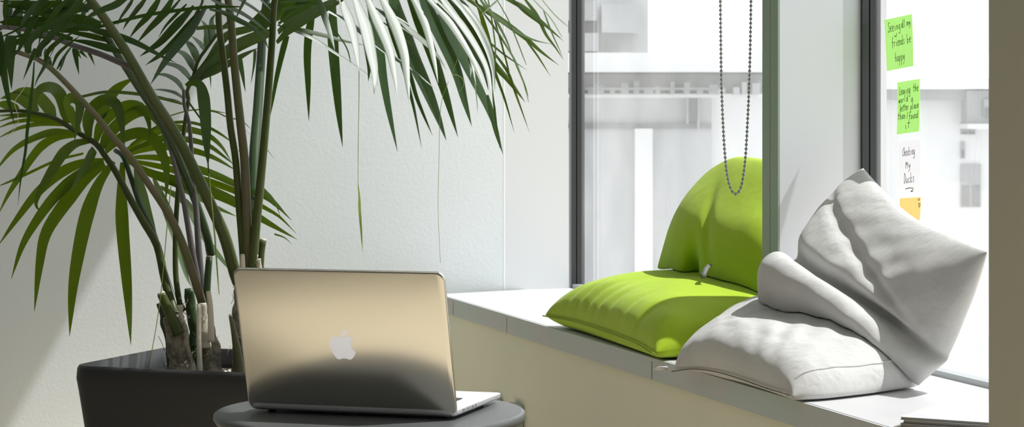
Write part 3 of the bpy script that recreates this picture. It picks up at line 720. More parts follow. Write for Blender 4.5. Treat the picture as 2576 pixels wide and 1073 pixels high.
# --- frond low on the left, lit from behind
frond([
 ('3', [(765, 490), (735, 330), (675, 170), (590, 95), (500, 90), (430, 130), (405, 220), (395, 310)], 125, 5.52, 5.40, 'Y', 'C'),
 ('3', [(605, 425), (540, 310), (440, 200), (330, 140), (220, 125), (110, 160)], 120, 5.54, 5.60, 'Y', 'C'),
 ('3', [(415, 370), (330, 280), (220, 200), (110, 185), (0, 215)], 115, 5.56, 5.62, 'Y', 'C'),
 ('3', [(205, 345), (100, 290), (0, 275), (-60, 280)], 90, 5.58, 5.62, 'Y', 'C'),
 ('3', [(885, 590), (825, 450), (775, 310), (770, 225), (840, 205), (900, 260), (890, 420), (855, 600), (835, 700)], 110, 5.50, 5.34, 'L', 'C'),
 ('3', [(1000, 650), (990, 480), (1030, 340), (1120, 250), (1210, 225), (1300, 275), (1350, 400), (1380, 600), (1405, 770)], 115, 5.48, 5.36, 'Y', 'C'),
 ('3', [(1080, 690), (1130, 530), (1230, 410), (1380, 310), (1490, 285), (1590, 310), (1650, 400), (1680, 520), (1690, 680)], 105, 5.48, 5.38, 'Y', 'C'),
 ('0', [(257, 372), (268, 345), (297, 312), (331, 287), (360, 278), (386, 290), (406, 318), (414, 345), (415, 382)], 26, 5.50, 5.36, 'Y', 'C'),
 ('0', [(266, 380), (290, 356), (324, 339), (356, 334), (383, 346), (404, 376), (417, 415), (420, 457), (416, 512)], 25, 5.50, 5.34, 'L', 'C'),
 ('0', [(205, 243), (257, 232), (302, 232), (360, 238), (412, 248), (466, 264)], 9, 5.40, 5.36, 'G', 'E'),
 ('0', [(246, 305), (275, 247), (300, 218), (342, 193)], 24, 5.46, 5.44, 'Y', 'C'),
 ('3', [(775, 515), (500, 492), (250, 535), (90, 600), (-40, 670)], 55, 5.50, 5.62, 'L'),
 ('3', [(660, 470), (400, 450), (150, 480), (-60, 560)], 52, 5.52, 5.62, 'L'),
 ('3', [(560, 430), (350, 402), (150, 420), (-60, 485)], 45, 5.54, 5.62, 'L'),
 ('3', [(390, 390), (150, 395), (-60, 410)], 35, 5.56, 5.64, 'L'),
 ('3', [(840, 592), (600, 588), (350, 670), (150, 790), (0, 960), (-60, 1060)], 78, 5.50, 5.62, 'L'),
 ('0', [(190, 340), (145, 345), (107, 365), (78, 399), (48, 445), (20, 490), (-5, 540)], 21, 5.50, 5.62, 'L'),
 ('0', [(226, 354), (190, 361), (161, 383), (139, 415), (118, 450), (102, 478), (92, 503), (92, 520), (108, 535)], 25, 5.48, 5.42, 'L'),
 ('7', [(450, 12), (300, 52), (130, 130), (60, 160), (0, 185)], 16, 5.52, 5.6, 'L', 'E'),
 ('7', [(560, 50), (450, 62), (330, 115), (200, 225), (80, 380), (-10, 510)], 52, 5.50, 5.6, 'Y'),
 ('7', [(562, 60), (430, 122), (300, 240), (200, 370), (120, 510), (60, 690)], 56, 5.50, 5.52, 'Y'),
 ('7', [(565, 70), (450, 165), (330, 310), (245, 450), (212, 620), (185, 865)], 66, 5.50, 5.46, 'Y'),
 ('7', [(612, 55), (530, 180), (470, 340), (425, 540), (392, 750), (375, 1000)], 80, 5.50, 5.42, 'Y', 'B'),
 ('7', [(662, 60), (655, 200), (660, 400), (680, 650), (695, 850), (706, 1045)], 72, 5.50, 5.40, 'S', 'B'),
 ('7', [(510, -10), (440, 110), (373, 232)], 56, 5.44, 5.36, 'D', 'T'),
 ('0', [(343, 425), (358, 497), (385, 590), (402, 650)], 28, 5.46, 5.40, 'D'),
], [(('0', [(446, 800), (434, 773), (414, 700), (395, 617), (360, 556), (326, 496), (290, 430), (264, 392), (241, 361), (197, 334), (139, 298), (89, 285), (45, 278), (-20, 280)], 12.5, 4, 5.24, 5.60), M['stem'])], 'leafy')
# --- frond fanning to the right behind the stems
frond([
 ('4', [(100, 520), (300, 375), (450, 322), (620, 312), (780, 350), (900, 410), (1000, 480)], 30, 5.56, 5.40, 'Y', 'E'),
 ('4', [(60, 560), (250, 440), (450, 365), (650, 382), (800, 430), (920, 530), (1010, 670)], 75, 5.57, 5.40, 'Y', 'B'),
 ('4', [(60, 590), (180, 530), (400, 455), (640, 472), (800, 520), (930, 610), (1040, 700)], 66, 5.57, 5.42, 'Y', 'B'),
 ('4', [(60, 620), (180, 570), (380, 530), (640, 562), (850, 630), (1060, 750)], 72, 5.57, 5.42, 'Y', 'B'),
 ('4', [(60, 640), (200, 625), (400, 640), (660, 720), (850, 780), (1050, 870), (1300, 980), (1420, 1070), (1550, 1190)], 76, 5.57, 5.40, 'S', 'B'),
 ('4', [(60, 650), (220, 680), (450, 730), (700, 810), (1040, 930), (1290, 1070), (1440, 1160), (1590, 1310)], 70, 5.56, 5.40, 'S', 'B'),
 ('4', [(80, 660), (260, 760), (500, 840), (780, 920), (1040, 1030), (1280, 1180), (1450, 1280), (1600, 1365)], 110, 5.55, 5.38, 'S', 'B'),
 ('4', [(420, 830), (640, 940), (860, 1070), (1060, 1160)], 60, 5.5, 5.42, 'D'),
 ('8', [(90, 60), (230, 150), (330, 330), (420, 450), (500, 545)], 62, 5.5, 5.3, 'D', 'B'),
 ('8', [(60, 20), (130, 190), (190, 380), (240, 560), (270, 610)], 62, 5.5, 5.34, 'D', 'B'),
 ('0', [(653, 476), (690, 508), (715, 535), (734, 554)], 15, 5.42, 5.40, 'Y', 'T'),
 ('0', [(650, 465), (665, 478), (690, 505), (706, 546)], 9, 5.42, 5.40, 'Y', 'T'),
 ('0', [(690, 588), (715, 597), (735, 614)], 5, 5.42, 5.40, 'S', 'T'),
 ('4', [(430, 262), (600, 212), (700, 200), (790, 200), (960, 230)], 13, 5.5, 5.45, 'W', 'E'),
 ('4', [(780, 205), (880, 225), (970, 265), (1100, 300), (1180, 368)], 13, 5.5, 5.44, 'W', 'E'),
 ('4', [(1080, 560), (1130, 610), (1152, 648)], 26, 5.44, 5.42, 'Y', 'T'),
 ('4', [(1050, 320), (1110, 360), (1180, 420)], 8, 5.44, 5.42, 'S', 'T'),
 ('4', [(1290, 520), (1335, 565), (1395, 640)], 9, 5.44, 5.42, 'S', 'T'),
], [(('0', [(455, 800), (440, 765), (412, 680), (387, 590), (353, 515), (330, 448), (310, 394), (290, 378)], 10, 6, 5.28, 5.54), M['stemd'])], 'leafy')
# --- brown-stemmed frond arching out at the top left
frond([
 ('1', [(318, 610), (320, 500), (380, 410), (480, 330), (620, 260), (760, 170), (920, 20)], 95, 4.80, 4.92, 'L', 'E'),
 ('1', [(430, 645), (450, 545), (540, 440), (620, 340), (740, 285), (860, 270)], 88, 4.80, 4.88, 'L', 'E'),
 ('1', [(500, 690), (550, 570), (640, 480), (760, 400), (860, 345)], 55, 4.82, 4.86, 'L'),
 ('1', [(560, 730), (525, 620), (515, 540)], 90, 4.84, 4.88, 'D'),
 ('1', [(590, 745), (650, 610), (780, 490), (910, 395)], 36, 4.84, 4.86, 'L'),
 ('1', [(640, 780), (720, 640), (830, 495)], 30, 4.85, 4.88, 'D'),
 ('1', [(670, 795), (740, 610), (800, 520)], 32, 4.85, 4.9, 'D'),
 ('1', [(400, 545), (330, 720), (258, 905)], 56, 4.80, 4.74, 'S', 'T'),
 ('1', [(560, 640), (470, 800), (420, 890), (385, 985)], 52, 4.80, 4.74, 'S', 'T'),
 ('1', [(125, 400), (115, 620), (130, 1010)], 150, 4.78, 4.72, 'Y', 'T'),
 ('0', [(-6, 80), (5, 150), (13, 205), (24, 262), (37, 316)], 27, 4.74, 4.70, 'Y', 'T'),
 ('0', [(118, -20), (89, 40), (67, 85), (46, 128)], 15, 4.76, 4.72, 'Y', 'E'),
 ('1', [(760, -20), (600, 170), (480, 340), (430, 520)], 55, 4.8, 4.78, 'L'),
 ('1', [(660, -10), (430, 170), (200, 330), (-20, 430)], 24, 4.72, 4.74, 'S', 'E'),
 ('1', [(985, -10), (860, 150), (740, 310), (640, 480), (560, 640)], 14, 4.70, 4.78, 'S', 'E'),
 ('0', [(330, -14), (290, 12), (257, 25), (224, 42), (206, 62)], 17, 4.84, 4.80, 'G'),
 ('1', [(70, -20), (50, 150), (70, 260), (115, 340)], 55, 4.74, 4.74, 'S', 'T'),
 ('1', [(-30, 420), (20, 560), (20, 760), (-20, 900)], 90, 4.72, 4.70, 'Y', 'T'),
 ('0', [(86, 155), (83, 200), (76, 267), (69, 325), (64, 380), (57, 420), (51, 460), (45, 517)], 9, 4.72, 4.68, 'S', 'B'),
 ('1', [(190, 590), (150, 650), (105, 720)], 14, 4.72, 4.70, 'Y', 'T'),
], [(('0', [(515, 800), (509, 762), (486, 692), (458, 608), (421, 533), (360, 442), (324, 390), (279, 339), (246, 296), (208, 254), (174, 217), (134, 177), (100, 152), (78, 143), (42, 130)], 12, 6.5, 5.24, 4.78), M['stemb'])])
# --- dark frond crossing the top left
frond([
 ('2', [(840, 60), (700, 270), (560, 440), (430, 610), (300, 815)], 105, 5.14, 5.00, 'D', 'B'),
 ('2', [(720, 60), (560, 230), (400, 400), (290, 480), (195, 545)], 90, 5.14, 5.06, 'D', 'B'),
 ('2', [(780, 100), (620, 310), (430, 500), (250, 630)], 80, 5.13, 5.08, 'D', 'B'),
 ('2', [(650, 40), (520, 170), (440, 260), (375, 365)], 30, 5.14, 5.10, 'D'),
 ('2', [(140, -30), (90, 60), (15, 170), (-20, 250)], 45, 5.12, 5.06, 'L'),
 ('2', [(265, -30), (150, 120), (80, 210), (35, 290)], 55, 5.12, 5.06, 'L'),
 ('2', [(400, -40), (290, 140), (180, 260), (95, 370)], 66, 5.12, 5.06, 'L'),
 ('2', [(520, -30), (420, 140), (290, 280), (165, 420)], 72, 5.12, 5.06, 'L'),
 ('2', [(600, -20), (460, 140), (330, 260)], 26, 5.12, 5.08, 'L'),
 ('0', [(186, 75), (215, 68), (245, 68), (300, 54), (378, 36), (483, 22), (540, 17), (605, 17)], 9, 4.98, 5.0, 'S', 'E'),
 ('0', [(180, 63), (210, 66), (246, 78), (302, 92), (352, 112), (410, 143), (443, 158)], 18, 4.96, 5.0, 'G', 'B'),
 ('1', [(1380, 590), (1150, 520), (950, 470), (780, 450)], 75, 5.04, 5.02, 'D'),
 ('1', [(1260, 470), (1050, 410), (850, 370), (640, 330)], 60, 5.06, 5.04, 'D'),
 ('1', [(1140, 270), (950, 230), (700, 190), (420, 170)], 110, 5.08, 5.06, 'D'),
 ('1', [(1000, 330), (760, 290), (520, 270), (250, 280)], 90, 5.08, 5.08, 'D'),
 ('1', [(820, 440), (600, 400), (360, 390), (120, 420)], 90, 5.08, 5.08, 'D'),
 ('1', [(700, 170), (480, 120), (260, 80), (20, 60)], 95, 5.1, 5.1, 'D'),
 ('1', [(420, 300), (260, 250), (120, 250), (-20, 250)], 120, 5.1, 5.1, 'D'),
 ('1', [(840, 540), (860, 680), (890, 842)], 72, 5.16, 5.14, 'S', 'T'),
 ('1', [(860, 560), (890, 620), (918, 660)], 40, 5.2, 5.2, 'S', 'T'),
 ('1', [(900, 570), (945, 615), (988, 655)], 40, 5.2, 5.2, 'S', 'T'),
 ('1', [(990, 570), (1025, 640), (1068, 742)], 40, 5.2, 5.2, 'S', 'T'),
 ('1', [(1120, 60), (800, 110), (480, 150), (160, 130)], 85, 5.14, 5.12, 'D'),
 ('1', [(900, 200), (640, 230), (360, 220), (60, 180)], 90, 5.14, 5.12, 'D'),
 ('1', [(700, 20), (480, 60), (240, 40), (-20, 10)], 95, 5.16, 5.14, 'D'),
 ('1', [(560, -30), (420, 60), (300, 180), (220, 320)], 80, 5.12, 5.06, 'D'),
 ('1', [(250, 60), (200, 180), (190, 300), (230, 420)], 130, 5.16, 5.12, 'D', 'B'),
 ('1', [(90, -20), (100, 120), (60, 260), (-20, 360)], 90, 5.14, 5.12, 'D', 'B'),
 ('1', [(470, 210), (420, 320), (330, 440), (260, 540)], 100, 5.14, 5.10, 'D', 'B'),
 ('1', [(640, 60), (560, 190), (500, 320), (470, 430)], 80, 5.16, 5.14, 'D', 'B'),
 ('1', [(1060, 210), (900, 300), (760, 340), (600, 350)], 80, 5.1, 5.06, 'D'),
 ('1', [(420, 420), (260, 450), (120, 500), (-20, 530)], 70, 5.12, 5.1, 'D'),
 ('1', [(860, -20), (740, 70), (640, 200), (580, 330)], 70, 5.16, 5.12, 'L', 'B'),
 ('1', [(1010, 20), (960, 90), (930, 170), (860, 260)], 60, 5.12, 5.1, 'D', 'B'),
 ('1', [(1000, 120), (880, 60), (760, 40), (600, 60)], 100, 5.12, 5.1, 'D'),
 ('1', [(330, -20), (250, 60), (170, 150), (120, 220)], 70, 5.12, 5.1, 'D'),
 ('1', [(930, -30), (860, 60), (780, 150), (700, 230)], 80, 5.1, 5.06, 'L'),
], [(('0', [(336, 172), (290, 152), (246, 134), (179, 112), (123, 90), (60, 74), (-20, 66)], 8, 5, 5.02, 5.06), M['stemp']),
    (('0', [(606, 720), (593, 692), (565, 594), (532, 519), (495, 440), (456, 362), (420, 301), (387, 251), (360, 205), (335, 160), (308, 115), (280, 72), (257, 38), (228, 0), (190, -60), (140, -140)], 16, 10, 5.22, 4.86), M['stem']),
    (('0', [(530, 640), (520, 590), (490, 500), (456, 416), (426, 346), (392, 285), (350, 222), (318, 172), (290, 128), (262, 80)], 11, 9, 5.30, 5.06), M['stemd']),
    (('0', [(500, 740), (496, 700), (486, 645), (472, 561), (461, 500), (448, 449), (434, 393), (418, 338)], 9.5, 5, 5.24, 5.20), M['stemp']),
    (('0', [(508, -30), (509, 5), (495, 30), (486, 50)], 4, 3, 5.14, 5.12), M['stemb'])])
# --- small inner frond with striped light leaflets
frond([
 ('2', [(700, 785), (640, 700), (560, 640), (450, 615), (380, 640)], 56, 5.36, 5.30, 'W'),
 ('2', [(620, 870), (560, 785), (450, 725), (330, 715)], 52, 5.36, 5.30, 'W'),
 ('2', [(632, 955), (540, 895), (430, 868), (320, 862)], 36, 5.36, 5.30, 'W'),
 ('2', [(632, 1005), (520, 962), (350, 935)], 22, 5.36, 5.30, 'W'),
 ('2', [(735, 700), (690, 600), (620, 520), (510, 470)], 66, 5.38, 5.32, 'W'),
 ('2', [(757, 610), (720, 490), (650, 410), (590, 420)], 70, 5.38, 5.34, 'W'),
 ('2', [(820, 480), (780, 420), (695, 345)], 46, 5.40, 5.36, 'W'),
 ('2', [(835, 470), (850, 350), (830, 250), (790, 190)], 66, 5.42, 5.38, 'W'),
 ('2', [(880, 420), (900, 320), (890, 200), (930, 130)], 60, 5.42, 5.38, 'W'),
 ('2', [(690, 800), (860, 590), (960, 430), (1060, 330), (1200, 290), (1360, 260)], 80, 5.34, 5.28, 'D', 'E'),
 ('2', [(705, 790), (900, 620), (1060, 490), (1200, 410), (1370, 340), (1500, 300)], 125, 5.35, 5.30, 'D', 'E'),
 ('2', [(715, 788), (880, 700), (1040, 620), (1200, 530), (1340, 460)], 80, 5.35, 5.30, 'D', 'B'),
 ('0', [(468, 216), (485, 207), (503, 214), (512, 245), (517, 300), (520, 360), (524, 420)], 32, 5.26, 5.20, 'S', 'B'),
 ('0', [(519, 340), (524, 420), (530, 500), (540, 590), (551, 740)], 4, 5.2, 5.2, 'S', 'E'),
 ('0', [(460, 225), (474, 255), (495, 285), (507, 303)], 5, 5.26, 5.24, 'S', 'E'),
 ('2', [(840, 640), (875, 730), (884, 855)], 26, 5.4, 5.4, 'S', 'T'),
 ('2', [(740, 275), (850, 262), (960, 262), (1060, 260)], 46, 5.24, 5.2, 'D', 'E'),
 ('2', [(1150, 540), (1185, 700), (1217, 890)], 62, 5.42, 5.4, 'S', 'T'),
 ('2', [(1310, 480), (1300, 620), (1268, 815)], 34, 5.42, 5.4, 'S', 'T'),
], [(('0', [(462, 780), (453, 766), (443, 700), (441, 626), (444, 533), (452, 430), (459, 360), (468, 290), (474, 250), (471, 225), (483, 203), (498, 154), (519, 123), (548, 84), (580, 50)], 8, 4, 5.27, 5.38), M['stem']),
    (('0', [(512, 770), (509, 738), (500, 626), (493, 520), (485, 463), (482, 388), (476, 312), (464, 266), (462, 225)], 10, 4, 5.24, 5.24), M['stemp'])], 'leafw')
# --- dark leaflets hanging against the pale wall
frond([
 ('0', [(786, -20), (784, 40), (776, 90), (773, 145), (775, 215), (777, 305)], 21, 5.9, 5.88, 'S', 'B'),
 ('0', [(838, -30), (837, 40), (838, 110), (845, 200), (853, 290), (862, 370)], 28, 5.9, 5.86, 'S', 'B'),
 ('0', [(922, -40), (934, 30), (948, 90), (957, 140), (964, 196), (978, 277), (1000, 382)], 25, 5.9, 5.86, 'D', 'B'),
 ('0', [(955, -30), (975, 50), (993, 105), (1014, 167), (1032, 235), (1043, 280), (1061, 374)], 12, 5.92, 5.9, 'D', 'B'),
 ('0', [(1014, 150), (1028, 172), (1045, 235), (1062, 280), (1088, 341)], 11, 5.92, 5.9, 'D', 'B'),
 ('0', [(975, -60), (1004, 50), (1034, 135), (1072, 220), (1102, 295), (1123, 354)], 42, 5.92, 5.88, 'D', 'B'),
 ('0', [(1012, -60), (1042, 20), (1084, 128), (1115, 220), (1136, 290), (1152, 345)], 30, 5.93, 5.9, 'D', 'B'),
 ('0', [(1045, -60), (1075, 20), (1112, 95), (1148, 178), (1168, 252), (1187, 318)], 36, 5.94, 5.9, 'D', 'B'),
 ('0', [(1085, -50), (1116, 45), (1156, 127), (1194, 202), (1224, 262), (1246, 318), (1265, 386)], 28, 5.94, 5.9, 'D', 'B'),
], [(('0', [(648, 720), (640, 640), (637, 520), (640, 388), (648, 280), (656, 156), (665, 40), (690, -60), (780, -90), (900, -95), (1010, -80), (1100, -60)], 17, 5, 5.32, 5.94), M['stemd'])])
frond([
 ('0', [(722, 90), (712, 125), (696, 195), (684, 262), (670, 330)], 17, 5.6, 5.56, 'S', 'T'),
 ('0', [(716, 60), (735, 40), (760, 22), (800, 10)], 40, 5.6, 5.6, 'D', 'E'),
 ('0', [(640, 70), (690, 30), (745, 10), (800, -10)], 50, 5.62, 5.6, 'D', 'E'),
], [(('0', [(632, 740), (630, 720), (626, 673), (621, 556), (616, 416), (606, 318), (597, 235), (588, 143), (582, 65), (574, 0), (560, -80)], 13, 9, 5.16, 5.10), M['stemb'])])
# --- sunlit frond arching to the right across the top
frond([
 ('5', [(440, -60), (480, 30), (530, 180), (590, 370), (622, 485)], 64, 4.95, 4.92, 'W'),
 ('5', [(670, -60), (710, 60), (780, 250), (830, 480), (856, 695)], 90, 4.96, 4.94, 'W'),
 ('5', [(800, -60), (850, 70), (915, 250), (970, 500), (1005, 700), (1000, 905)], 128, 4.98, 4.96, 'W', 'B'),
 ('5', [(880, 200), (930, 450), (952, 640), (945, 785)], 66, 4.99, 4.97, 'W', 'B'),
 ('5', [(920, -60), (980, 90), (1065, 280), (1150, 500), (1200, 750), (1224, 925)], 92, 5.0, 4.98, 'W'),
 ('5', [(1050, -60), (1110, 50), (1205, 250), (1285, 500), (1310, 680), (1342, 1005)], 100, 5.02, 5.0, 'W'),
 ('5', [(1340, -60), (1400, 40), (1490, 230), (1545, 430), (1590, 640), (1618, 800)], 72, 5.04, 5.02, 'W'),
 ('6', [(165, -50), (250, 40), (350, 150), (455, 310), (535, 460), (600, 640)], 50, 5.06, 5.04, 'W', 'B'),
 ('6', [(210, -50), (300, 50), (400, 170), (500, 320), (580, 470), (625, 650)], 48, 5.10, 5.08, 'W', 'B'),
 ('6', [(260, -50), (350, 60), (450, 190), (545, 340), (610, 490), (640, 690)], 50, 5.05, 5.03, 'W', 'B'),
 ('6', [(305, -50), (400, 60), (500, 190), (585, 340), (635, 490), (660, 720)], 48, 5.12, 5.10, 'W', 'B'),
 ('6', [(345, -50), (440, 60), (535, 190), (612, 350), (648, 500), (655, 620)], 44, 5.08, 5.06, 'W', 'B'),
 ('6', [(385, -50), (470, 50), (555, 180), (630, 360), (660, 560)], 40, 5.13, 5.11, 'W', 'B'),
 ('6', [(420, 200), (470, 310), (500, 420), (530, 575)], 24, 5.08, 5.06, 'W'),
 ('6', [(470, 330), (492, 420), (493, 520)], 22, 5.08, 5.06, 'W'),
 ('6', [(606, 640), (635, 760), (668, 900), (712, 1040)], 34, 5.1, 5.08, 'Y'),
 ('6', [(640, 580), (655, 740), (680, 940), (690, 1000)], 14, 5.1, 5.08, 'G'),
 ('6', [(420, -10), (500, 100), (590, 240), (645, 450), (720, 660), (787, 890)], 26, 5.14, 5.12, 'L', 'B'),
 ('5', [(62, 410), (180, 290), (330, 190), (520, 90), (690, 5), (740, -40)], 104, 5.05, 4.96, 'G', 'B'),
 ('5', [(75, 310), (200, 200), (380, 110), (560, 30), (660, -20)], 66, 5.06, 4.98, 'G', 'E'),
 ('5', [(80, 230), (200, 130), (320, 70), (440, 10), (500, -30)], 34, 5.08, 5.0, 'S', 'E'),
 ('5', [(110, 90), (260, 62), (440, 60)], 34, 5.1, 5.04, 'W', 'E'),
 ('5', [(100, 25), (260, 10), (430, 0)], 24, 5.1, 5.04, 'W', 'E'),
 ('2', [(870, 90), (1000, 120), (1130, 185), (1280, 265), (1390, 370), (1442, 480)], 56, 5.04, 5.06, 'W', 'B'),
 ('2', [(860, -20), (1000, 50), (1170, 120), (1330, 225), (1455, 335)], 44, 5.02, 5.06, 'W', 'B'),
 ('2', [(1120, -20), (1220, 30), (1340, 110), (1465, 225)], 32, 5.04, 5.08, 'W', 'B'),
 ('2', [(1220, -20), (1160, 100), (1105, 222)], 36, 4.96, 4.94, 'L', 'T'),
 ('2', [(1330, -30), (1400, 30), (1470, 100)], 26, 5.0, 5.04, 'W', 'B'),
 ('5', [(70, 240), (230, 295), (420, 375), (580, 480), (780, 610), (940, 720), (1052, 826)], 30, 5.06, 5.1, 'W'),
 ('5', [(90, 255), (300, 290), (560, 352), (700, 392), (910, 435)], 44, 5.08, 5.1, 'G', 'B'),
 ('5', [(560, 110), (760, 212), (890, 320), (1100, 490), (1300, 625), (1450, 740), (1620, 880)], 42, 5.1, 5.12, 'W'),
 ('5', [(900, 30), (1150, 165), (1290, 255), (1450, 375), (1600, 520), (1700, 680)], 62, 5.1, 5.14, 'W', 'B'),
 ('5', [(545, 175), (660, 340), (740, 470), (776, 605)], 13, 5.08, 5.06, 'S', 'E'),
 ('5', [(1040, 110), (1200, 160), (1390, 270)], 24, 5.12, 5.12, 'W'),
 ('5', [(1090, 215), (1200, 300), (1372, 438)], 20, 5.12, 5.12, 'W'),
], [(('0', [(640, 740), (635, 690), (644, 570), (655, 460), (667, 330), (676, 220), (684, 110), (691, 0), (715, -50), (800, -70), (920, -70), (1040, -55), (1130, -40), (1200, -20)], 12.5, 5, 5.14, 5.12), M['stem']),
    (('0', [(618, 740), (614, 690), (611, 630), (602, 520), (593, 402), (580, 318), (572, 235), (561, 143), (551, 65), (549, 0), (540, -80)], 10, 8, 5.16, 5.12), M['stem'])], 'leafw')
# --- wispy tips reaching the window
frond([
 ('6', [(430, -30), (560, 50), (700, 135), (870, 262), (965, 345), (1088, 440)], 40, 5.3, 5.4, 'Y', 'B'),
 ('6', [(540, -30), (620, 75), (760, 182), (900, 262), (1045, 300)], 24, 5.3, 5.4, 'W'),
 ('6', [(690, -30), (850, 52), (980, 155), (1118, 275)], 32, 5.4, 5.5, 'Y'),
 ('6', [(840, -30), (940, 105), (1000, 230), (1065, 320), (1118, 402)], 24, 5.42, 5.5, 'S'),
 ('6', [(760, -20), (860, 80), (960, 160), (990, 215)], 22, 5.42, 5.5, 'Y'),
 ('6', [(900, -20), (1030, 120), (1110, 252)], 9, 5.4, 5.4, 'W', 'E'),
 ('6', [(520, -20), (560, 90), (600, 230), (660, 440), (740, 540), (862, 690)], 38, 5.34, 5.4, 'Y', 'B'),
 ('6', [(560, 260), (620, 380), (700, 480), (770, 560), (862, 690)], 34, 5.36, 5.42, 'D', 'B'),
 ('6', [(500, -10), (650, 180), (740, 320), (800, 425), (850, 560), (882, 690)], 16, 5.3, 5.36, 'W', 'B'),
 ('6', [(550, 225), (690, 345), (780, 410), (872, 472)], 13, 5.3, 5.36, 'S'),
 ('6', [(600, 290), (740, 480), (800, 640), (888, 885)], 18, 5.36, 5.42, 'S'),
 ('6', [(650, 120), (700, 290), (740, 440), (765, 560)], 13, 5.34, 5.4, 'Y', 'E'),
 ('6', [(610, -10), (640, 160), (660, 330), (655, 470)], 10, 5.34, 5.4, 'W', 'E'),
 ('6', [(660, -20), (740, 120), (800, 260), (870, 440)], 8, 5.34, 5.4, 'W', 'E'),
 ('6', [(850, 250), (940, 370), (1032, 514)], 13, 5.42, 5.46, 'S'),
 ('6', [(960, -20), (1060, 100), (1153, 182)], 9, 5.4, 5.4, 'W', 'E'),
 ('6', [(580, -10), (720, 240), (780, 390)], 18, 5.3, 5.34, 'W'),
 ('6', [(770, 370), (820, 480), (870, 610), (884, 690)], 12, 5.3, 5.34, 'S'),
 ('6', [(700, -20), (620, 50), (560, 105)], 12, 5.28, 5.28, 'W'),
 ('6', [(980, 60), (1040, 220), (1090, 330), (1118, 395)], 10, 5.42, 5.5, 'W'),
 ('6', [(520, 560), (535, 680), (540, 770)], 8, 5.3, 5.3, 'W'),
], [(('0', [(1120, -60), (1180, -35), (1250, -22), (1320, -20)], 6, 3, 5.28, 5.42), M['stem'])], 'leafy')
# --- threads that hang from the leaf edges
def thread(z, pts, r, d): return stem(z, pts, r, r * .7, d, d, 30, 1)
obj('hanging_thread', join(thread('0', [(903, 150), (903, 250), (901, 380), (901, 468)], 1.0, 5.0), blade('0', [(901, 466), (904, 495), (905, 530), (909, 585), (912, 634)], 7, 5.0, 5.0, 'S', 'B')), M['thread'], palm)
obj('hanging_thread', thread('0', [(1128, 205), (1112, 250), (1106, 310), (1104, 420), (1102, 520), (1105, 600), (1108, 660)], .7, 5.1), M['thread'], palm)
obj('hanging_thread', thread('6', [(425, 255), (420, 340), (395, 420), (368, 500), (400, 505), (436, 530), (446, 575), (415, 616)], 1.0, 5.1), M['thread'], palm)
obj('hanging_thread', thread('8', [(150, 60), (130, 270), (100, 600), (70, 820), (28, 1050)], 1.3, 5.14), M['thread'], palm)
obj('hanging_thread', thread('8', [(355, -10), (375, 200), (400, 480), (410, 640)], 1.3, 5.1), M['thread'], palm)
obj('hanging_thread', thread('3', [(320, 30), (240, 140), (165, 260), (200, 400), (190, 520), (80, 650)], .8, 4.7), M['husk'], palm)
# --- stubs, sheaths and fibre at the base
def stub(pts, r0, r1, d, m, nm='cut_stub', tip=None):
    o = obj(nm, stem('8', pts, r0, r1, d, d, 16, .75), m, palm)
    if tip:
        p = P(*zp('8', *pts[-1]), d); q = P(*zp('8', *pts[-2]), d); t = (p - q).normalized()
        tt = obj('cut_end', tube([p - t * .001, p + t * .004], [r1 / F * d * 1.02, r1 / F * d * .8], 10, flat=.75), tip, o)
    return o
def sheath(pts, r0, r1, d, m, seed, nm='leaf_sheath', flat=.8):
    rr_ = random.Random(seed)
    n = 22; w3 = [P(*zp('8', x, y), d) for x, y in pts]; c = catmull(w3, n)
    V, Fc = tube(c, [(r0 + (r1 - r0) * i / (n - 1)) / F * d for i in range(n)], 14, flat=flat)
    V = [v + Vector((noise.noise(v * 40 + Vector((seed, 0, 0))), noise.noise(v * 40 + Vector((0, seed, 0))), 0)) * .006 for v in V]
    hair = []
    for k in range(16):
        b = rr_.choice(c); a = b + Vector((rr_.uniform(-1, 1) * r0 / F * d * .9, -r0 / F * d * .7 * rr_.uniform(.5, 1.1), 0))
        e = a + Vector((rr_.uniform(-.02, .02), rr_.uniform(-.008, .004), rr_.uniform(-.035, .035)))
        hair.append(tube([a, a.lerp(e, .5) + Vector((rr_.uniform(-.006, .006), -.004, 0)), e], .0006, 4))
    return obj(nm, join((V, Fc), *hair), m, palm)
sheath([(215, 1110), (190, 960), (165, 830), (150, 760)], 34, 19, 5.2, M['fibre'], 1)
sheath([(170, 1080), (140, 900), (105, 760), (88, 690)], 16, 9, 5.24, M['stemd'], 2)
stub([(195, 860), (160, 780), (120, 690), (98, 640)], 15, 11, 5.18, M['stem'], tip=M['husk'])
sheath([(275, 1090), (240, 940), (215, 790), (200, 700)], 8, 6, 5.19, M['husk'], 3, 'husk_strip', .4)
sheath([(295, 1110), (280, 900), (262, 740), (248, 610)], 18, 11, 5.27, M['stemd'], 4)
sheath([(375, 1120), (362, 1000), (350, 900), (335, 820)], 36, 22, 5.2, M['fibre'], 5)
sheath([(335, 930), (330, 840), (322, 760), (318, 690)], 17, 12, 5.17, M['husk'], 6, 'husk_strip')
stub([(308, 1100), (302, 900), (302, 780), (302, 695)], 7, 6, 5.13, M['husk'], 'husk_strip')
stub([(368, 900), (366, 800), (362, 700), (352, 625)], 9, 6, 5.15, M['husk'], 'husk_strip')
stub([(340, 860), (342, 700), (348, 560), (357, 445)], 10, 8.5, 5.22, M['stemd'], tip=M['stemb'])
stub([(520, 1110), (508, 960), (490, 850), (470, 760)], 16, 4, 5.12, M['stemb'], tip=M['husk'])
sheath([(570, 1110), (560, 900), (555, 700), (560, 520)], 45, 24, 5.2, M['fibre'], 7)
stub([(540, 560), (538, 500), (536, 435)], 7, 6, 5.12, M['husk'], tip=M['husk'])
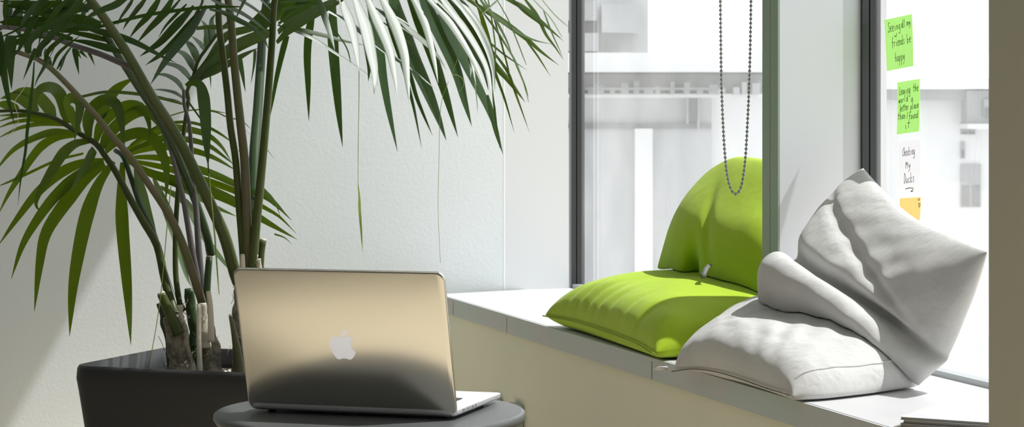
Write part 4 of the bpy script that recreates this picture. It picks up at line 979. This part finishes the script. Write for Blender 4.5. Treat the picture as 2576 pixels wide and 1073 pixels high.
stub([(620, 640), (628, 540), (636, 420), (647, 352)], 11, 9, 5.16, M['stem'], tip=M['husk'])
sheath([(640, 700), (632, 600), (628, 520), (622, 450)], 9, 5, 5.14, M['husk'], 8, 'husk_strip')
#PLANT_END
# ---------------------------------------------------------------- building across the street
BY = 22.0
st(obj('street', abox(-15, 40, 9, 60, -4.2, -4), M['street'], smooth=False))
bld = thing('office_building', 'pale grey office building across the street', 'building', P(1900, 1073, BY) * Vector((1, 1, 0)).length if False else Vector((2.4, BY, -4)))
def fac(name, x0, y0, x1, y1, m, proud=.0, deep=.3, d=BY):
    a = P(x0, y0, d); b = P(x1, y1, d)
    return obj(name, abox(a.x, b.x, d - proud, d + deep, b.z, a.z), m, bld, smooth=False)
fac('wall', 900, 243, 1790, 1800, M['bld2'], 0, 3)
fac('side_wall', 1790, 243, 2180, 1800, M['bld'], -.1, 3)
fac('parapet', 900, 135, 2180, 183, M['bld'], .35, 1)
fac('shade_band', 900, 186, 2180, 236, M['bldm'], .05, 1)  # grey band painting the shade below the parapet
fac('ledge', 900, 236, 1925, 246, M['bld'], .15, .5)
fac('dark_band', 900, 311, 1789, 323, M['bldd'], .05, .1)  # dark line across the facade
fac('reflection_stripe', 1596, 323, 1640, 1800, M['bld'], .12, .1)  # pale stripe painted in for a reflection
fac('upper_wall', 900, -300, 1640, 135, M['bld2'], -.6, 3)
for x0, y0, x1, y1 in ((1380, 2, 1503, 50), (1515, 8, 1615, 80), (1380, 82, 1505, 128)):
    fac('window', x0, y0, x1, y1, M['bldm'], -.55, .1)
rb_ = random.Random(5)
for k in range(16):
    x = 1440 + k * 30 + rb_.uniform(-8, 8); y = rb_.uniform(205, 222)
    fac('roof_fitting', x, y, x + rb_.uniform(10, 26), 238, M['bldm'], .2 + .01 * k, .1)
fac('railing', 1430, 222, 1800, 227, M['bldd'], .5, .04)
fac('downpipe', 1724, 246, 1729, 311, M['bldm'], .16, .1)
fac('downpipe', 1752, 246, 1756, 325, M['bldm'], .16, .1)
# neighbour with a pitched roof, seen through the right window
nb2 = thing('grey_house', 'white rendered house with a roof and small windows, seen beyond the notes', 'building', Vector((4.4, BY + 2, -4)))
bld = nb2
D2 = BY + 2
fac('wall', 2190, 250, 2900, 1800, M['bld'], 0, 4, D2)
a, b, c, d_ = P(2190, 222, D2), P(2900, 222, D2), P(2900, 110, D2 + 3), P(2330, 160, D2 + 3)
obj('roof', box8([a + Vector((0, -.4, 0)), b + Vector((0, -.4, 0)), c, d_, a + Vector((0, -.4, .1)), b + Vector((0, -.4, .1)), c + ZZ * .1, d_ + ZZ * .1]), M['bld'], nb2, smooth=False)
fac('eaves', 2190, 224, 2900, 252, M['bldm'], .2, .3, D2)
fac('cladding', 2418, 228, 2900, 311, M['bldm'], .32, .3, D2)
fac('ledge', 2414, 311, 2900, 324, M['bld'], .45, .3, D2)
for x0, y0, x1, y1 in ((2457, 250, 2520, 292), (2416, 326, 2452, 338), (2416, 356, 2426, 398), (2416, 412, 2466, 520), (2520, 412, 2570, 520)):
    f = fac('window', x0, y0, x1, y1, M['bldm'], .36 if y0 < 300 else .03, .1, D2)
    a, b = P(x0 + 3, y0 + (y1 - y0) * .5, D2), P(x1 - 3, y1 - 2, D2); pr = .37 if y0 < 300 else .04
    m_ = (a.x + b.x) / 2; g = (b.x - a.x) * .08
    obj('pane', join(abox(a.x, m_ - g, D2 - pr, D2, b.z, a.z), abox(m_ + g, b.x, D2 - pr, D2, b.z, a.z)), M['bldd'], f, smooth=False)
